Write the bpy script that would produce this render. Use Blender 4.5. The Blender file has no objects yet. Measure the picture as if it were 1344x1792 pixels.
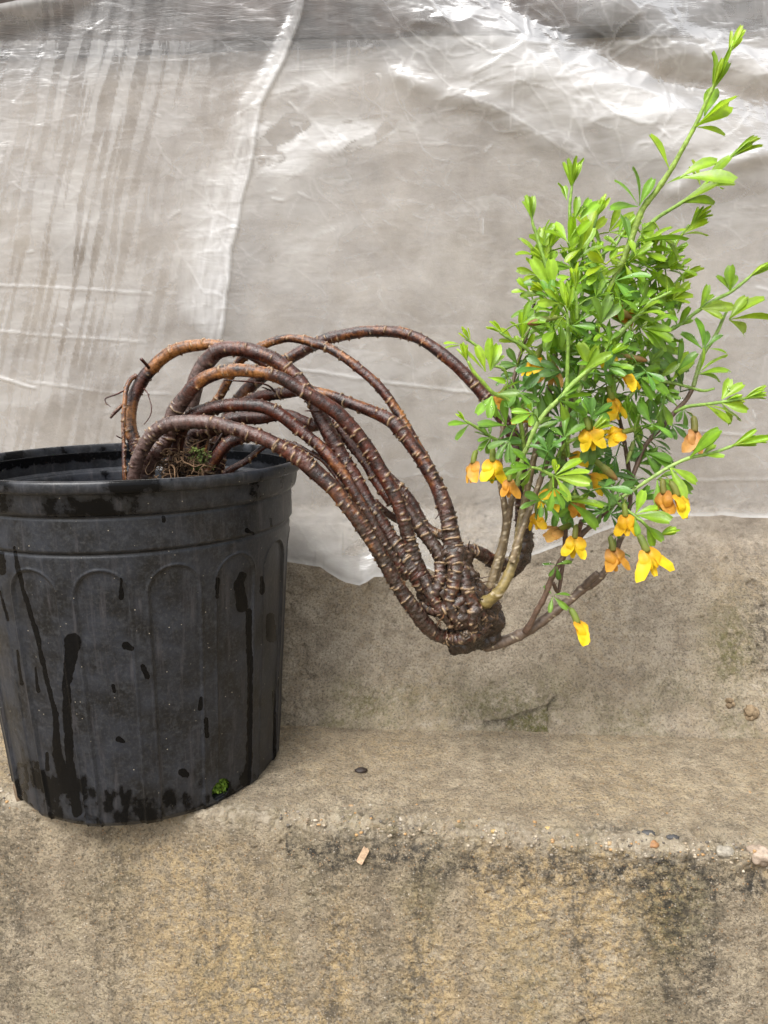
import bpy, bmesh, math, random
import numpy as np
from mathutils import Vector, Matrix

random.seed(7)
RNG = np.random.default_rng(7)
SC = bpy.context.scene
COL = SC.collection

# ------------------------------------------------------------------ camera
PW, PH, PF = 1344.0, 1792.0, 1290.0          # size and focal length of the photograph in its own pixels
PITCH, ROLL, CAMZ = math.radians(10.78), math.radians(-0.16), 0.328
_fw = np.array([0, math.cos(PITCH), -math.sin(PITCH)])
_up = np.array([0, math.sin(PITCH), math.cos(PITCH)])
_rt = np.array([1.0, 0, 0])
_c, _s = math.cos(ROLL), math.sin(ROLL)
RT, UP, FW = _c * _rt + _s * _up, -_s * _rt + _c * _up, _fw
CAMP = np.array([0, 0, CAMZ])

cam_data = bpy.data.cameras.new('camera')
cam_data.sensor_fit = 'VERTICAL'
cam_data.sensor_height = 36.0
cam_data.lens = 36.0 * PF / PH
cam_data.clip_start, cam_data.clip_end = 0.01, 200.0
cam = bpy.data.objects.new('camera', cam_data)
COL.objects.link(cam)
cam.matrix_world = Matrix(((RT[0], UP[0], -FW[0], 0), (RT[1], UP[1], -FW[1], 0), (RT[2], UP[2], -FW[2], CAMZ), (0, 0, 0, 1)))
SC.camera = cam

# ------------------------------------------------------------------ sky, soft sun, exposure
SUN_EL, SUN_AZ = math.radians(56), math.radians(212)     # azimuth clockwise from +Y: light comes from behind the camera
world = bpy.data.worlds.new('World')
SC.world = world
world.use_nodes = True
wn, wl = world.node_tree.nodes, world.node_tree.links
wn.clear()
sky = wn.new('ShaderNodeTexSky')
sky.sky_type = 'NISHITA'
sky.sun_disc = False
sky.sun_elevation = SUN_EL
sky.sun_rotation = SUN_AZ
sky.dust_density = 4.0
hs = wn.new('ShaderNodeHueSaturation')
hs.inputs['Saturation'].default_value = 0.18              # a clouded, nearly white sky
bg = wn.new('ShaderNodeBackground')
bg.inputs['Strength'].default_value = 0.11
wo = wn.new('ShaderNodeOutputWorld')
wl.new(sky.outputs[0], hs.inputs['Color'])
wl.new(hs.outputs[0], bg.inputs['Color'])
wl.new(bg.outputs[0], wo.inputs['Surface'])
sun_data = bpy.data.lights.new('sun', 'SUN')
sun_data.energy = 1.5
sun_data.angle = math.radians(24)
sun_data.color = (1.0, 0.965, 0.92)
sun = bpy.data.objects.new('sun', sun_data)
COL.objects.link(sun)
_sd = Vector((math.sin(SUN_AZ) * math.cos(SUN_EL), math.cos(SUN_AZ) * math.cos(SUN_EL), math.sin(SUN_EL)))
sun.rotation_euler = _sd.to_track_quat('Z', 'Y').to_euler()
vs = SC.view_settings
vs.view_transform, vs.look, vs.gamma, vs.exposure = 'Standard', 'None', 1.0, 1.25
vs.use_curve_mapping = False
SC.render.engine = 'CYCLES'
SC.cycles.use_denoising = True
SC.cycles.max_bounces = 7
SC.cycles.transparent_max_bounces = 16

# ------------------------------------------------------------------ helpers
def at(u, v, Y):
    """Point of the place seen at photograph pixel (u, v) at depth Y (metres in front of the camera)."""
    d = (u - PW / 2) / PF * RT + (PH / 2 - v) / PF * UP + FW
    return CAMP + d * (Y / d[1])

def at_arr(U, V, Y):
    d = ((U - PW / 2) / PF)[..., None] * RT + ((PH / 2 - V) / PF)[..., None] * UP + FW
    return CAMP + d * (Y / d[..., 1])[..., None]

def proj(P):
    q = P - CAMP
    z = q @ FW
    return PW / 2 + PF * (q @ RT) / z, PH / 2 - PF * (q @ UP) / z

def mpp(P):
    """metres per photograph pixel at P"""
    return float((np.asarray(P) - CAMP) @ FW) / PF

_perm = np.random.default_rng(3).permutation(256)
_perm = np.concatenate([_perm, _perm, _perm])
_g = np.random.default_rng(4).normal(size=(256, 3))
_g /= np.linalg.norm(_g, axis=1)[:, None]

def pn(x, y, z=0.0):
    """3-D gradient noise, about -0.7..0.7"""
    x, y, z = np.broadcast_arrays(np.asarray(x, float), np.asarray(y, float), np.asarray(z, float))
    xi, yi, zi = np.floor(x).astype(int), np.floor(y).astype(int), np.floor(z).astype(int)
    xf, yf, zf = x - xi, y - yi, z - zi
    f = lambda t: t * t * t * (t * (t * 6 - 15) + 10)
    uu, vv, ww = f(xf), f(yf), f(zf)
    out = 0
    for dx in (0, 1):
        for dy in (0, 1):
            for dz in (0, 1):
                h = _perm[_perm[_perm[(xi + dx) & 255] + ((yi + dy) & 255)] + ((zi + dz) & 255)]
                gg = _g[h]
                dot = gg[..., 0] * (xf - dx) + gg[..., 1] * (yf - dy) + gg[..., 2] * (zf - dz)
                out = out + dot * (uu if dx else 1 - uu) * (vv if dy else 1 - vv) * (ww if dz else 1 - ww)
    return out

def fbm(x, y, z=0.0, octv=4, gain=0.5):
    a, s, f = 1.0, 0, 1.0
    for i in range(octv):
        s = s + a * pn(x * f + 17.3 * i, y * f + 5.1 * i, z * f + 9.7 * i)
        a *= gain
        f *= 2.03
    return s

def ridged(x, y, z=0.0, octv=4, gain=0.5):
    a, s, f = 1.0, 0, 1.0
    for i in range(octv):
        s = s + a * (1 - np.abs(pn(x * f + 7.3 * i, y * f + 3.1 * i, z * f)) * 2)
        a *= gain
        f *= 2.1
    return s

def sstep(a, b, x):
    t = np.clip((x - a) / (b - a), 0, 1)
    return t * t * (3 - 2 * t)

def seg_dist(U, V, pts):
    """distance of pixels to a polyline, and the fraction along it"""
    best = np.full(np.shape(U), 1e9)
    frac = np.zeros(np.shape(U))
    n = len(pts) - 1
    for i in range(n):
        (ax, ay), (bx, by) = pts[i][:2], pts[i + 1][:2]
        dx, dy = bx - ax, by - ay
        t = np.clip(((U - ax) * dx + (V - ay) * dy) / (dx * dx + dy * dy + 1e-9), 0, 1)
        d = np.hypot(U - ax - t * dx, V - ay - t * dy)
        m = d < best
        best = np.where(m, d, best)
        frac = np.where(m, (i + t) / n, frac)
    return best, frac

def mesh_obj(name, verts, faces, mat, parent=None, smooth=True, colors=None, attrs=None):
    me = bpy.data.meshes.new(name)
    verts = np.asarray(verts, dtype=np.float32).reshape(-1, 3)
    if isinstance(faces, np.ndarray):
        nf, k = faces.shape
        me.vertices.add(len(verts))
        me.vertices.foreach_set('co', verts.ravel())
        me.loops.add(nf * k)
        me.loops.foreach_set('vertex_index', faces.astype(np.int32).ravel())
        me.polygons.add(nf)
        me.polygons.foreach_set('loop_start', np.arange(0, nf * k, k, dtype=np.int32))
        me.update(calc_edges=True)
    else:
        me.from_pydata(verts.tolist(), [], faces)
    if smooth:
        me.polygons.foreach_set('use_smooth', np.ones(len(me.polygons), dtype=bool))
    if colors is not None:
        a = me.color_attributes.new('Col', 'FLOAT_COLOR', 'POINT')
        c = np.ones((len(verts), 4), dtype=np.float32)
        c[:, :3] = np.asarray(colors).reshape(-1, 3)
        a.data.foreach_set('color', c.ravel())
    for k_, arr in (attrs or {}).items():
        a = me.attributes.new(k_, 'FLOAT', 'POINT')
        a.data.foreach_set('value', np.asarray(arr, dtype=np.float32).ravel())
    if mat is not None:
        for m in (mat if isinstance(mat, (list, tuple)) else [mat]):
            me.materials.append(m)
    o = bpy.data.objects.new(name, me)
    COL.objects.link(o)
    if parent is not None:
        o.parent = parent
    return o

def grid_faces(nr, nc, wrap=False):
    r = np.arange(nr - 1)[:, None]
    c = np.arange(nc if wrap else nc - 1)[None, :]
    c2 = (c + 1) % nc
    return np.stack([r * nc + c, r * nc + c2, (r + 1) * nc + c2, (r + 1) * nc + c], -1).reshape(-1, 4)

def tag(o, label=None, cat=None, group=None, kind=None):
    for k_, v_ in (('label', label), ('category', cat), ('group', group), ('kind', kind)):
        if v_:
            o[k_] = v_
    return o

def empty(name, loc):
    o = bpy.data.objects.new(name, None)
    o.empty_display_size = 0.02
    o.location = loc
    COL.objects.link(o)
    return o

def spline(pts, step):
    """Catmull-Rom through rows of numbers (first three are x, y, z), resampled at about `step` metres"""
    P = np.asarray(pts, float)
    Q = np.vstack([2 * P[0] - P[1], P, 2 * P[-1] - P[-2]])
    out = []
    for i in range(len(P) - 1):
        p0, p1, p2, p3 = Q[i:i + 4]
        n = max(6, int(np.linalg.norm(p2[:3] - p1[:3]) / step * 2))
        t = np.linspace(0, 1, n, endpoint=False)[:, None]
        out.append(0.5 * ((2 * p1) + (-p0 + p2) * t + (2 * p0 - 5 * p1 + 4 * p2 - p3) * t ** 2 + (-p0 + 3 * p1 - 3 * p2 + p3) * t ** 3))
    out = np.vstack(out + [P[-1:]])
    L = np.concatenate([[0], np.cumsum(np.linalg.norm(np.diff(out[:, :3], axis=0), axis=1))])
    n = max(3, int(L[-1] / step) + 1)
    s = np.linspace(0, L[-1], n)
    return np.stack([np.interp(s, L, out[:, k]) for k in range(out.shape[1])], 1), s

def frames(C):
    T = np.gradient(C, axis=0)
    T /= np.linalg.norm(T, axis=1)[:, None] + 1e-12
    N = np.zeros_like(T)
    n = np.cross(T[0], [0, 1, 0])
    if np.linalg.norm(n) < 1e-3:
        n = np.cross(T[0], [1, 0, 0])
    for i in range(len(T)):
        n = n - T[i] * np.dot(n, T[i])
        n /= np.linalg.norm(n) + 1e-12
        N[i] = n
    return T, N, np.cross(T, N)

def tube(C, R, M):
    """vertices (n, M, 3) and faces of a tube with closed ends; R is (n,) or (n, M)"""
    T, N, B = frames(C)
    th = np.linspace(0, 2 * math.pi, M, endpoint=False)
    R = np.asarray(R)
    if R.ndim == 1:
        R = R[:, None]
    V = C[:, None] + R[..., None] * (np.cos(th)[None, :, None] * N[:, None] + np.sin(th)[None, :, None] * B[:, None])
    n = len(C)
    F = grid_faces(n, M, True).tolist()
    F.append(list(range(M))[::-1])
    F.append([(n - 1) * M + i for i in range(M)])
    return V.reshape(-1, 3), F

class MB:
    """collects vertices, faces and colours into one mesh"""
    def __init__(self):
        self.v, self.f, self.c, self.n = [], [], [], 0
    def add(self, V, F, c):
        V = np.asarray(V).reshape(-1, 3)
        self.v.append(V)
        self.f += [[i + self.n for i in f] for f in (F.tolist() if isinstance(F, np.ndarray) else F)]
        cc = np.asarray(c, float)
        self.c.append(np.broadcast_to(cc, V.shape) if cc.ndim == 1 else cc.reshape(-1, 3))
        self.n += len(V)
    def build(self, name, mat, parent=None, smooth=True):
        return mesh_obj(name, np.vstack(self.v), self.f, mat, parent, smooth, np.vstack(self.c))

# ------------------------------------------------------------------ materials
def new_mat(name):
    m = bpy.data.materials.new(name)
    m.use_nodes = True
    nt = m.node_tree
    nt.nodes.clear()
    return m, nt, nt.nodes, nt.links

class NT:
    """small node-graph writer"""
    def __init__(self, name):
        self.m, self.t, self.n, self.l = new_mat(name)
        self.out = self.n.new('ShaderNodeOutputMaterial')
        self.co = self.n.new('ShaderNodeTexCoord').outputs['Object']
    def link(self, a, b):
        self.l.new(a, b)
    def mapping(self, scale, src=None, rot=(0, 0, 0)):
        k = self.n.new('ShaderNodeMapping')
        k.inputs['Scale'].default_value = scale
        k.inputs['Rotation'].default_value = rot
        self.link(src or self.co, k.inputs['Vector'])
        return k.outputs[0]
    def noise(self, scale, detail=4, rough=0.55, vec=None, dist=0.0):
        k = self.n.new('ShaderNodeTexNoise')
        k.inputs['Scale'].default_value = scale
        k.inputs['Detail'].default_value = detail
        k.inputs['Roughness'].default_value = rough
        k.inputs['Distortion'].default_value = dist
        self.link(vec or self.co, k.inputs['Vector'])
        return k.outputs['Fac']
    def voro(self, scale, out='Distance', vec=None, feature='F1', rnd=1.0):
        k = self.n.new('ShaderNodeTexVoronoi')
        k.feature = feature
        k.inputs['Scale'].default_value = scale
        k.inputs['Randomness'].default_value = rnd
        self.link(vec or self.co, k.inputs['Vector'])
        return k.outputs[out]
    def ramp(self, fac, *stops):
        k = self.n.new('ShaderNodeValToRGB')
        e = k.color_ramp.elements
        while len(e) < len(stops):
            e.new(0.5)
        for el, (p, c) in zip(e, stops):
            el.position = p
            if not isinstance(c, (tuple, list)):
                c = (c, c, c)
            el.color = (*c, 1)
        self.link(fac, k.inputs[0])
        return k.outputs[0]
    def mix(self, fac, a, b, mode='MIX'):
        k = self.n.new('ShaderNodeMix')
        k.data_type = 'RGBA'
        k.blend_type = mode
        for v, s in ((fac, k.inputs[0]), (a, k.inputs[6]), (b, k.inputs[7])):
            if isinstance(v, (int, float)):
                s.default_value = v if s.type == 'VALUE' else (v, v, v, 1)
            elif isinstance(v, (tuple, list)):
                s.default_value = (*v, 1)
            else:
                self.link(v, s)
        return k.outputs[2]
    def math(self, op, a, b=0.0, clamp=False):
        k = self.n.new('ShaderNodeMath')
        k.operation = op
        k.use_clamp = clamp
        for v, s in ((a, k.inputs[0]), (b, k.inputs[1])):
            if isinstance(v, (int, float)):
                s.default_value = v
            else:
                self.link(v, s)
        return k.outputs[0]
    def attr(self, name, out='Color'):
        k = self.n.new('ShaderNodeAttribute')
        k.attribute_name = name
        return k.outputs[out]
    def bump(self, h, dist, strength=1.0, normal=None):
        k = self.n.new('ShaderNodeBump')
        k.inputs['Distance'].default_value = dist
        k.inputs['Strength'].default_value = strength
        self.link(h, k.inputs['Height'])
        if normal is not None:
            self.link(normal, k.inputs['Normal'])
        return k.outputs[0]
    def pbsdf(self, color, rough=0.6, normal=None, spec=0.5, **kw):
        k = self.n.new('ShaderNodeBsdfPrincipled')
        for v, nm in ((color, 'Base Color'), (rough, 'Roughness'), (spec, 'Specular IOR Level')):
            s = k.inputs[nm]
            if isinstance(v, (int, float)):
                s.default_value = v
            elif isinstance(v, (tuple, list)):
                s.default_value = (*v, 1)
            else:
                self.link(v, s)
        for nm, v in kw.items():
            k.inputs[nm.replace('_', ' ')].default_value = v
        if normal is not None:
            self.link(normal, k.inputs['Normal'])
        return k
    def finish(self, sh):
        self.link(sh.outputs[0] if hasattr(sh, 'outputs') else sh, self.out.inputs['Surface'])
        return self.m

def concrete(name, base, light, dark, ochre, bare, speck=0.5, fine_pits=0.8, plain=0.0):
    """weathered cement; the mesh brings 'stain' (dark algae), 'ochre' (iron tint), 'moss' and 'clean' (bare, paler surface)"""
    g = NT(name)
    big = g.noise(9, 5, 0.6)
    mid = g.noise(60, 5, 0.65)
    fine = g.noise(480, 4, 0.75)
    c = g.mix(g.ramp(big, (0.35, 0.0), (0.65, 1.0)), base, light)
    c = g.mix(g.ramp(mid, (0.40, 0.6), (0.60, 0.0)), c, dark)
    c = g.mix(g.math('MULTIPLY', g.attr('ochre', 'Fac'), g.ramp(g.noise(150, 5, 0.75), (0.44, 0.0), (0.56, 0.95))), c, ochre)
    grn = g.ramp(g.noise(170, 4, 0.75), (0.36, 0.05), (0.6, 1.0))
    c = g.mix(g.math('MULTIPLY', g.attr('moss', 'Fac'), grn), c, (0.150, 0.140, 0.048))
    dk = g.ramp(g.noise(120, 7, 0.82), (0.42, 1.0), (0.58, 0.12))
    c = g.mix(g.math('MULTIPLY', g.attr('stain', 'Fac'), dk), c, (0.038, 0.035, 0.030))
    # sand grains: pale and rusty specks of real aggregate
    hue = g.n.new('ShaderNodeSeparateColor')
    g.link(g.voro(560, 'Color'), hue.inputs[0])
    sp = g.math('MULTIPLY', g.ramp(g.voro(560), (0.25, 1.0), (0.42, 0.0)), g.ramp(hue.outputs[0], (0.62, 0.0), (0.72, speck)))
    c = g.mix(sp, c, g.ramp(hue.outputs[1], (0.0, (0.55, 0.50, 0.42)), (0.45, (0.42, 0.36, 0.28)), (0.72, (0.40, 0.22, 0.09)), (1.0, (0.07, 0.07, 0.075))))
    pit = g.math('MULTIPLY', g.ramp(fine, (0.36, fine_pits), (0.50, 0.0)), g.math('SUBTRACT', 1.0, g.attr('clean', 'Fac'), True))
    c = g.mix(pit, c, (0.055, 0.048, 0.038))  # shade of the pits painted into the colour, beside the bump
    pl = g.mix(g.ramp(g.noise(15, 7, 0.72), (0.36, 0.0), (0.64, 1.0)), bare[0], bare[1])
    pl = g.mix(g.ramp(g.noise(90, 6, 0.8), (0.62, 0.0), (0.70, 0.55)), pl, bare[2])
    c = g.mix(g.attr('clean', 'Fac'), c, pl)
    h = g.math('ADD', g.math('MULTIPLY', fine, 0.8), g.math('MULTIPLY', g.noise(190, 5, 0.75), 1.7))
    h = g.math('MULTIPLY', h, g.math('SUBTRACT', 1.0, g.math('MULTIPLY', g.attr('clean', 'Fac'), plain), True))
    nrm = g.bump(h, 0.0040, 0.9)
    rough = g.ramp(mid, (0.3, 0.75), (0.7, 0.95))
    return g.finish(g.pbsdf(c, rough, nrm, 0.25))

M_LEDGE = concrete('ledge_cement', (0.36, 0.293, 0.200), (0.46, 0.388, 0.280), (0.175, 0.140, 0.098), (0.52, 0.385, 0.205),
                   ((0.40, 0.34, 0.26), (0.55, 0.485, 0.38), (0.17, 0.15, 0.12)), 0.7, 0.6)
M_WALL = concrete('wall_render', (0.435, 0.366, 0.275), (0.53, 0.458, 0.360), (0.24, 0.195, 0.142), (0.50, 0.385, 0.235),
                  ((0.225, 0.190, 0.156), (0.375, 0.334, 0.288), (0.17, 0.12, 0.08)), 0.45, 0.55, 0.92)

def mk_film():
    g = NT('plastic_film')
    fog_sheen = g.attr('fog_sheen', 'Fac')  # milkiness of the film, with sheen and glints painted into it
    cr = g.noise(260, 4, 0.7)
    wr = g.noise(34, 5, 0.62, g.mapping((0.5, 1.0, 2.2), None, (0, 0.35, 0)), 0.6)
    nrm = g.bump(g.math('ADD', wr, g.math('MULTIPLY', cr, 0.03)), 0.006, 0.22)
    clear = g.n.new('ShaderNodeBsdfTransparent')
    clear.inputs[0].default_value = (0.93, 0.93, 0.925, 1)
    dif = g.n.new('ShaderNodeBsdfDiffuse')
    dif.inputs[0].default_value = (0.72, 0.72, 0.725, 1)
    g.link(nrm, dif.inputs['Normal'])
    tr = g.n.new('ShaderNodeBsdfTranslucent')
    tr.inputs[0].default_value = (0.62, 0.62, 0.62, 1)
    a = g.n.new('ShaderNodeMixShader')
    a.inputs[0].default_value = 0.25
    g.link(dif.outputs[0], a.inputs[1])
    g.link(tr.outputs[0], a.inputs[2])
    f2 = g.math('ADD', fog_sheen, g.math('MULTIPLY', g.math('SUBTRACT', g.noise(38, 5, 0.7), 0.5), 0.22), True)
    b = g.n.new('ShaderNodeMixShader')
    g.link(f2, b.inputs[0])
    g.link(clear.outputs[0], b.inputs[1])
    g.link(a.outputs[0], b.inputs[2])
    gl = g.n.new('ShaderNodeBsdfGlossy')
    gl.inputs['Roughness'].default_value = 0.38
    g.link(nrm, gl.inputs['Normal'])
    fr = g.n.new('ShaderNodeFresnel')
    fr.inputs[0].default_value = 1.5
    g.link(nrm, fr.inputs['Normal'])
    d = g.n.new('ShaderNodeMixShader')
    g.link(g.math('MULTIPLY', fr.outputs[0], 0.5, True), d.inputs[0])
    g.link(b.outputs[0], d.inputs[1])
    g.link(gl.outputs[0], d.inputs[2])
    return g.finish(d)
M_FILM = mk_film()

def mk_pot():
    g = NT('black_pot_plastic')
    wet = g.attr('wet', 'Fac')  # water marks, plus the shade painted under the rim
    n1 = g.noise(38, 5, 0.65)
    n2 = g.noise(420, 3, 0.7)
    dusty = g.mix(g.ramp(n1, (0.38, 0.0), (0.64, 1.0)), (0.0026, 0.0035, 0.0054), (0.0140, 0.0172, 0.0250))
    dusty = g.mix(g.ramp(n2, (0.50, 0.0), (0.72, 0.5)), dusty, (0.050, 0.051, 0.053))
    dusty = g.mix(g.ramp(g.noise(150, 6, 0.8), (0.50, 0.0), (0.68, 0.65)), dusty, (0.036, 0.040, 0.047))
    lines = g.noise(190, 4, 0.7, g.mapping((1, 1, 0.05)))
    dusty = g.mix(g.ramp(lines, (0.55, 0.0), (0.70, 0.6)), dusty, (0.050, 0.047, 0.052))
    spk = g.voro(260)
    vc = g.n.new('ShaderNodeSeparateColor')
    g.link(g.voro(260, 'Color'), vc.inputs[0])
    sp = g.math('MULTIPLY', g.ramp(spk, (0.06, 1.0), (0.13, 0.0)), g.ramp(vc.outputs[0], (0.86, 0.0), (0.90, 0.9)))
    dusty = g.mix(sp, dusty, (0.38, 0.34, 0.27))
    edge = g.math('ADD', wet, g.math('MULTIPLY', g.math('SUBTRACT', g.noise(300, 3, 0.6), 0.5), 0.5))
    wm = g.ramp(edge, (0.40, 0.0), (0.60, 0.95))
    c = g.mix(wm, dusty, (0.0022, 0.0023, 0.0026))
    r = g.mix(wm, g.ramp(n1, (0.3, 0.34), (0.7, 0.52)), 0.20)
    nrm = g.bump(n2, 0.0004, 0.35)
    return g.finish(g.pbsdf(c, r, nrm, g.mix(wm, 0.48, 0.14)))
M_POT = mk_pot()

def mk_bark():
    g = NT('root_bark')
    c = g.attr('Col')
    n = g.noise(330, 5, 0.7)
    c = g.mix(1.0, c, g.ramp(n, (0.28, 0.45), (0.72, 1.6)), 'MULTIPLY')
    n2 = g.noise(1100, 3, 0.7)
    c = g.mix(1.0, c, g.ramp(n2, (0.3, 0.7), (0.7, 1.25)), 'MULTIPLY')
    nrm = g.bump(g.math('ADD', n, g.math('MULTIPLY', n2, 0.4)), 0.0011, 0.6)
    return g.finish(g.pbsdf(c, g.ramp(n, (0.3, 0.18), (0.7, 0.42)), nrm, 0.6))
M_BARK = mk_bark()

def mk_leafy(name, rough, transl, warm, spec=0.5):
    g = NT(name)
    c = g.attr('Col')
    n = g.noise(140, 4, 0.6)
    c = g.mix(1.0, c, g.ramp(n, (0.3, 0.8), (0.7, 1.2)), 'MULTIPLY')
    nrm = g.bump(g.noise(700, 3, 0.6), 0.0005, 0.35)
    p = g.pbsdf(c, rough, nrm, spec)
    t = g.n.new('ShaderNodeBsdfTranslucent')
    g.link(g.mix(1.0, c, warm, 'MULTIPLY'), t.inputs[0])
    m = g.n.new('ShaderNodeMixShader')
    m.inputs[0].default_value = transl
    g.link(p.outputs[0], m.inputs[1])
    g.link(t.outputs[0], m.inputs[2])
    return g.finish(m)
M_LEAF = mk_leafy('leaf_blade', 0.32, 0.28, (1.45, 1.4, 0.7), 0.42)
M_PETAL = mk_leafy('flower_petal', 0.5, 0.35, (1.2, 1.1, 0.8), 0.35)

def mk_stem():
    g = NT('stem_skin')
    c = g.mix(1.0, g.attr('Col'), g.ramp(g.noise(300, 4, 0.65), (0.3, 0.7), (0.7, 1.3)), 'MULTIPLY')
    nrm = g.bump(g.noise(600, 4, 0.65), 0.0006, 0.5)
    return g.finish(g.pbsdf(c, 0.45, nrm, 0.45))
M_STEM = mk_stem()

def mk_simple(name, rough, bumpd, scale, spec=0.4, lo=0.6, hi=1.4):
    g = NT(name)
    n = g.noise(scale, 5, 0.7)
    c = g.mix(1.0, g.attr('Col'), g.ramp(n, (0.3, lo), (0.7, hi)), 'MULTIPLY')
    return g.finish(g.pbsdf(c, rough, g.bump(n, bumpd, 0.8), spec))
M_SOIL = mk_simple('potting_soil', 0.9, 0.002, 260, 0.2)
M_STONE = mk_simple('pebble_stone', 0.55, 0.0006, 380, 0.4)
M_MOSS = mk_simple('moss', 0.7, 0.001, 500, 0.3)
M_WOOD = mk_simple('wood', 0.7, 0.0008, 300, 0.3)

def mk_beam():
    g = NT('weathered_timber')
    v = g.mapping((0.12, 1, 1))
    n = g.noise(120, 6, 0.7, v)
    c = g.ramp(n, (0.3, (0.018, 0.016, 0.016)), (0.52, (0.045, 0.038, 0.035)), (0.75, (0.085, 0.066, 0.053)))
    c = g.mix(g.ramp(g.noise(14, 3, 0.6), (0.45, 0.0), (0.65, 0.7)), c, (0.075, 0.048, 0.037))
    return g.finish(g.pbsdf(c, 0.8, g.bump(n, 0.003, 0.8), 0.3))
M_BEAM = mk_beam()

def mk_water():
    g = NT('water')
    p = g.pbsdf((1, 1, 1), 0.02, None, 0.5, IOR=1.33, Transmission_Weight=1.0)
    return g.finish(p)
M_WATER = mk_water()

# ------------------------------------------------------------------ the wall, the ledge and the ground
def edge_y(x):                       # front edge line of the ledge
    return 0.489 - 0.126 * x

def plane_y(x):                      # upper wall plane
    return 0.782 - 0.055 * (x + 0.2)

def wall_y(x, z):
    yb = 0.638 - 0.062 * x
    S = sstep(-0.145, -0.097, x)
    ramp = np.clip(1 - z / 0.19, 0, 1) ** 1.25
    return plane_y(x) - (plane_y(x) - yb) * S * ramp

def axis(lo, hi, step, far, nfar):
    a = np.arange(lo, hi + 1e-9, step)
    k = np.linspace(0, 1, nfar + 1)[1:] ** 1.6
    return np.concatenate([(lo - k * (lo + far))[::-1], a, hi + k * (far - hi)])

# wall
xs = axis(-0.36, 0.46, 0.0014, 3.0, 26)
zs = np.concatenate([np.arange(-0.012, 0.20, 0.0013), np.linspace(0.203, 1.7, 90)])
X, Z = np.meshgrid(xs, zs)
Y = wall_y(X, Z)
d = 0.0035 * fbm(X * 14, Z * 14, 1.0, 3) + 0.0022 * fbm(X * 70, Z * 70, 2.0, 4, 0.6)
grit = fbm(X * 260, Z * 260, 3.0, 2)
d = d + 0.0016 * grit - 0.0022 * sstep(0.30, 0.5, pn(X * 170, Z * 170, 5.5))
d = d * sstep(0.24, 0.15, Z)
U, V = proj(np.stack([X, Y, Z], -1))
rightrough = np.exp(-(((U - 1330) / 95) ** 2 + ((V - 1140) / 110) ** 2))
d = d + rightrough * 0.007 * fbm(X * 60, Z * 60, 8.0, 4, 0.6) + 0.006 * np.exp(-(((U - 1260) / 60) ** 2 + ((V - 1120) / 90) ** 2))
cd, cf = seg_dist(U, V, [(850, 1268), (885, 1264), (900, 1258), (930, 1250), (945, 1243), (960, 1239), (972, 1225)])
below = np.exp(-(cd / 5.0) ** 2)
hollow = 1.5 * ((U > 885) & (U < 962)) * sstep(0, 8, V - np.interp(U, [880, 900, 930, 960], [1266, 1258, 1250, 1240]))
d = d - 0.0045 * below - 0.0030 * hollow
cd2, _ = seg_dist(U, V, [(962, 1240), (963, 1275)])
d = d - 0.005 * np.exp(-(cd2 / 2.0) ** 2)
Y = Y - d
low = sstep(1120, 1250, V)
mossw = np.clip(low * (0.35 + 0.9 * fbm(X * 16, Z * 22, 6.0, 3)), 0, 1) * 0.75
mossw = np.maximum(mossw, 0.7 * np.exp(-(((U - 1275) / 50) ** 2 + ((V - 1130) / 85) ** 2)))
mossw = np.maximum(mossw, 0.6 * np.exp(-(((U - 880) / 130) ** 2 + ((V - 1235) / 40) ** 2)))
mossw = np.clip(mossw * 1.3, 0, 1)
mossw = np.where(Z > 0.25, 0.1, np.clip(mossw + 0.6 * hollow, 0, 1))
stainw = 0.75 * np.exp(-(((U - 1345) / 45) ** 2 + ((V - 1100) / 75) ** 2)) + 0.35 * np.clip(fbm(X * 22, Z * 12, 9.0, 3) - 0.05, 0, 1) + 0.35 * np.exp(-(((U - 1330) / 60) ** 2 + ((V - 950) / 60) ** 2))
stainw = np.clip(stainw + 0.55 * np.exp(-(cd / 5) ** 2) + 0.1 * hollow, 0, 1)
ochw = np.clip(0.2 + 0.8 * fbm(X * 10, Z * 10, 12.0, 3), 0, 0.7)
wall = mesh_obj('concrete_wall', np.stack([X, Y, Z], -1), grid_faces(*X.shape), M_WALL,
                attrs={'moss': mossw, 'stain': stainw, 'ochre': ochw, 'clean': sstep(0.10, 0.22, Z)})
tag(wall, 'rough grey brown rendered wall behind the pot, mostly covered by plastic', 'wall')

# ledge: a profile swept along x (top towards the viewer, rounded worn nose, face sloping down)
SL = math.radians(10)
RN = 0.007
top = np.concatenate([np.linspace(0.60, 0.215, 16), np.arange(0.21, RN, -0.0012)])
arc = np.linspace(0, math.pi / 2 - SL, 9)
down = np.concatenate([np.arange(0.001, 0.215, 0.0012), np.linspace(0.22, 0.62, 16)])
PY = np.concatenate([top, RN - RN * np.sin(arc), RN - RN * math.cos(SL) - down * math.sin(SL)])
PZ = np.concatenate([0 * top, -RN + RN * np.cos(arc), -RN + RN * math.sin(SL) - down * math.cos(SL)])
NY = np.concatenate([0 * top, -np.sin(arc), -math.cos(SL) + 0 * down])
NZ = np.concatenate([1 + 0 * top, np.cos(arc), math.sin(SL) + 0 * down])
xs = axis(-0.345, 0.345, 0.0012, 3.0, 26)
X = np.broadcast_to(xs[None], (len(PY), len(xs)))
YB = edge_y(X) + PY[:, None]
ZB = np.broadcast_to(PZ[:, None], X.shape)
ay = YB - edge_y(X)
nose = np.exp(-((ay - 0.004) / 0.014) ** 2) * np.exp(-(ZB / 0.012) ** 2)
istop = (ZB > -RN * 0.6).astype(float)
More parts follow.
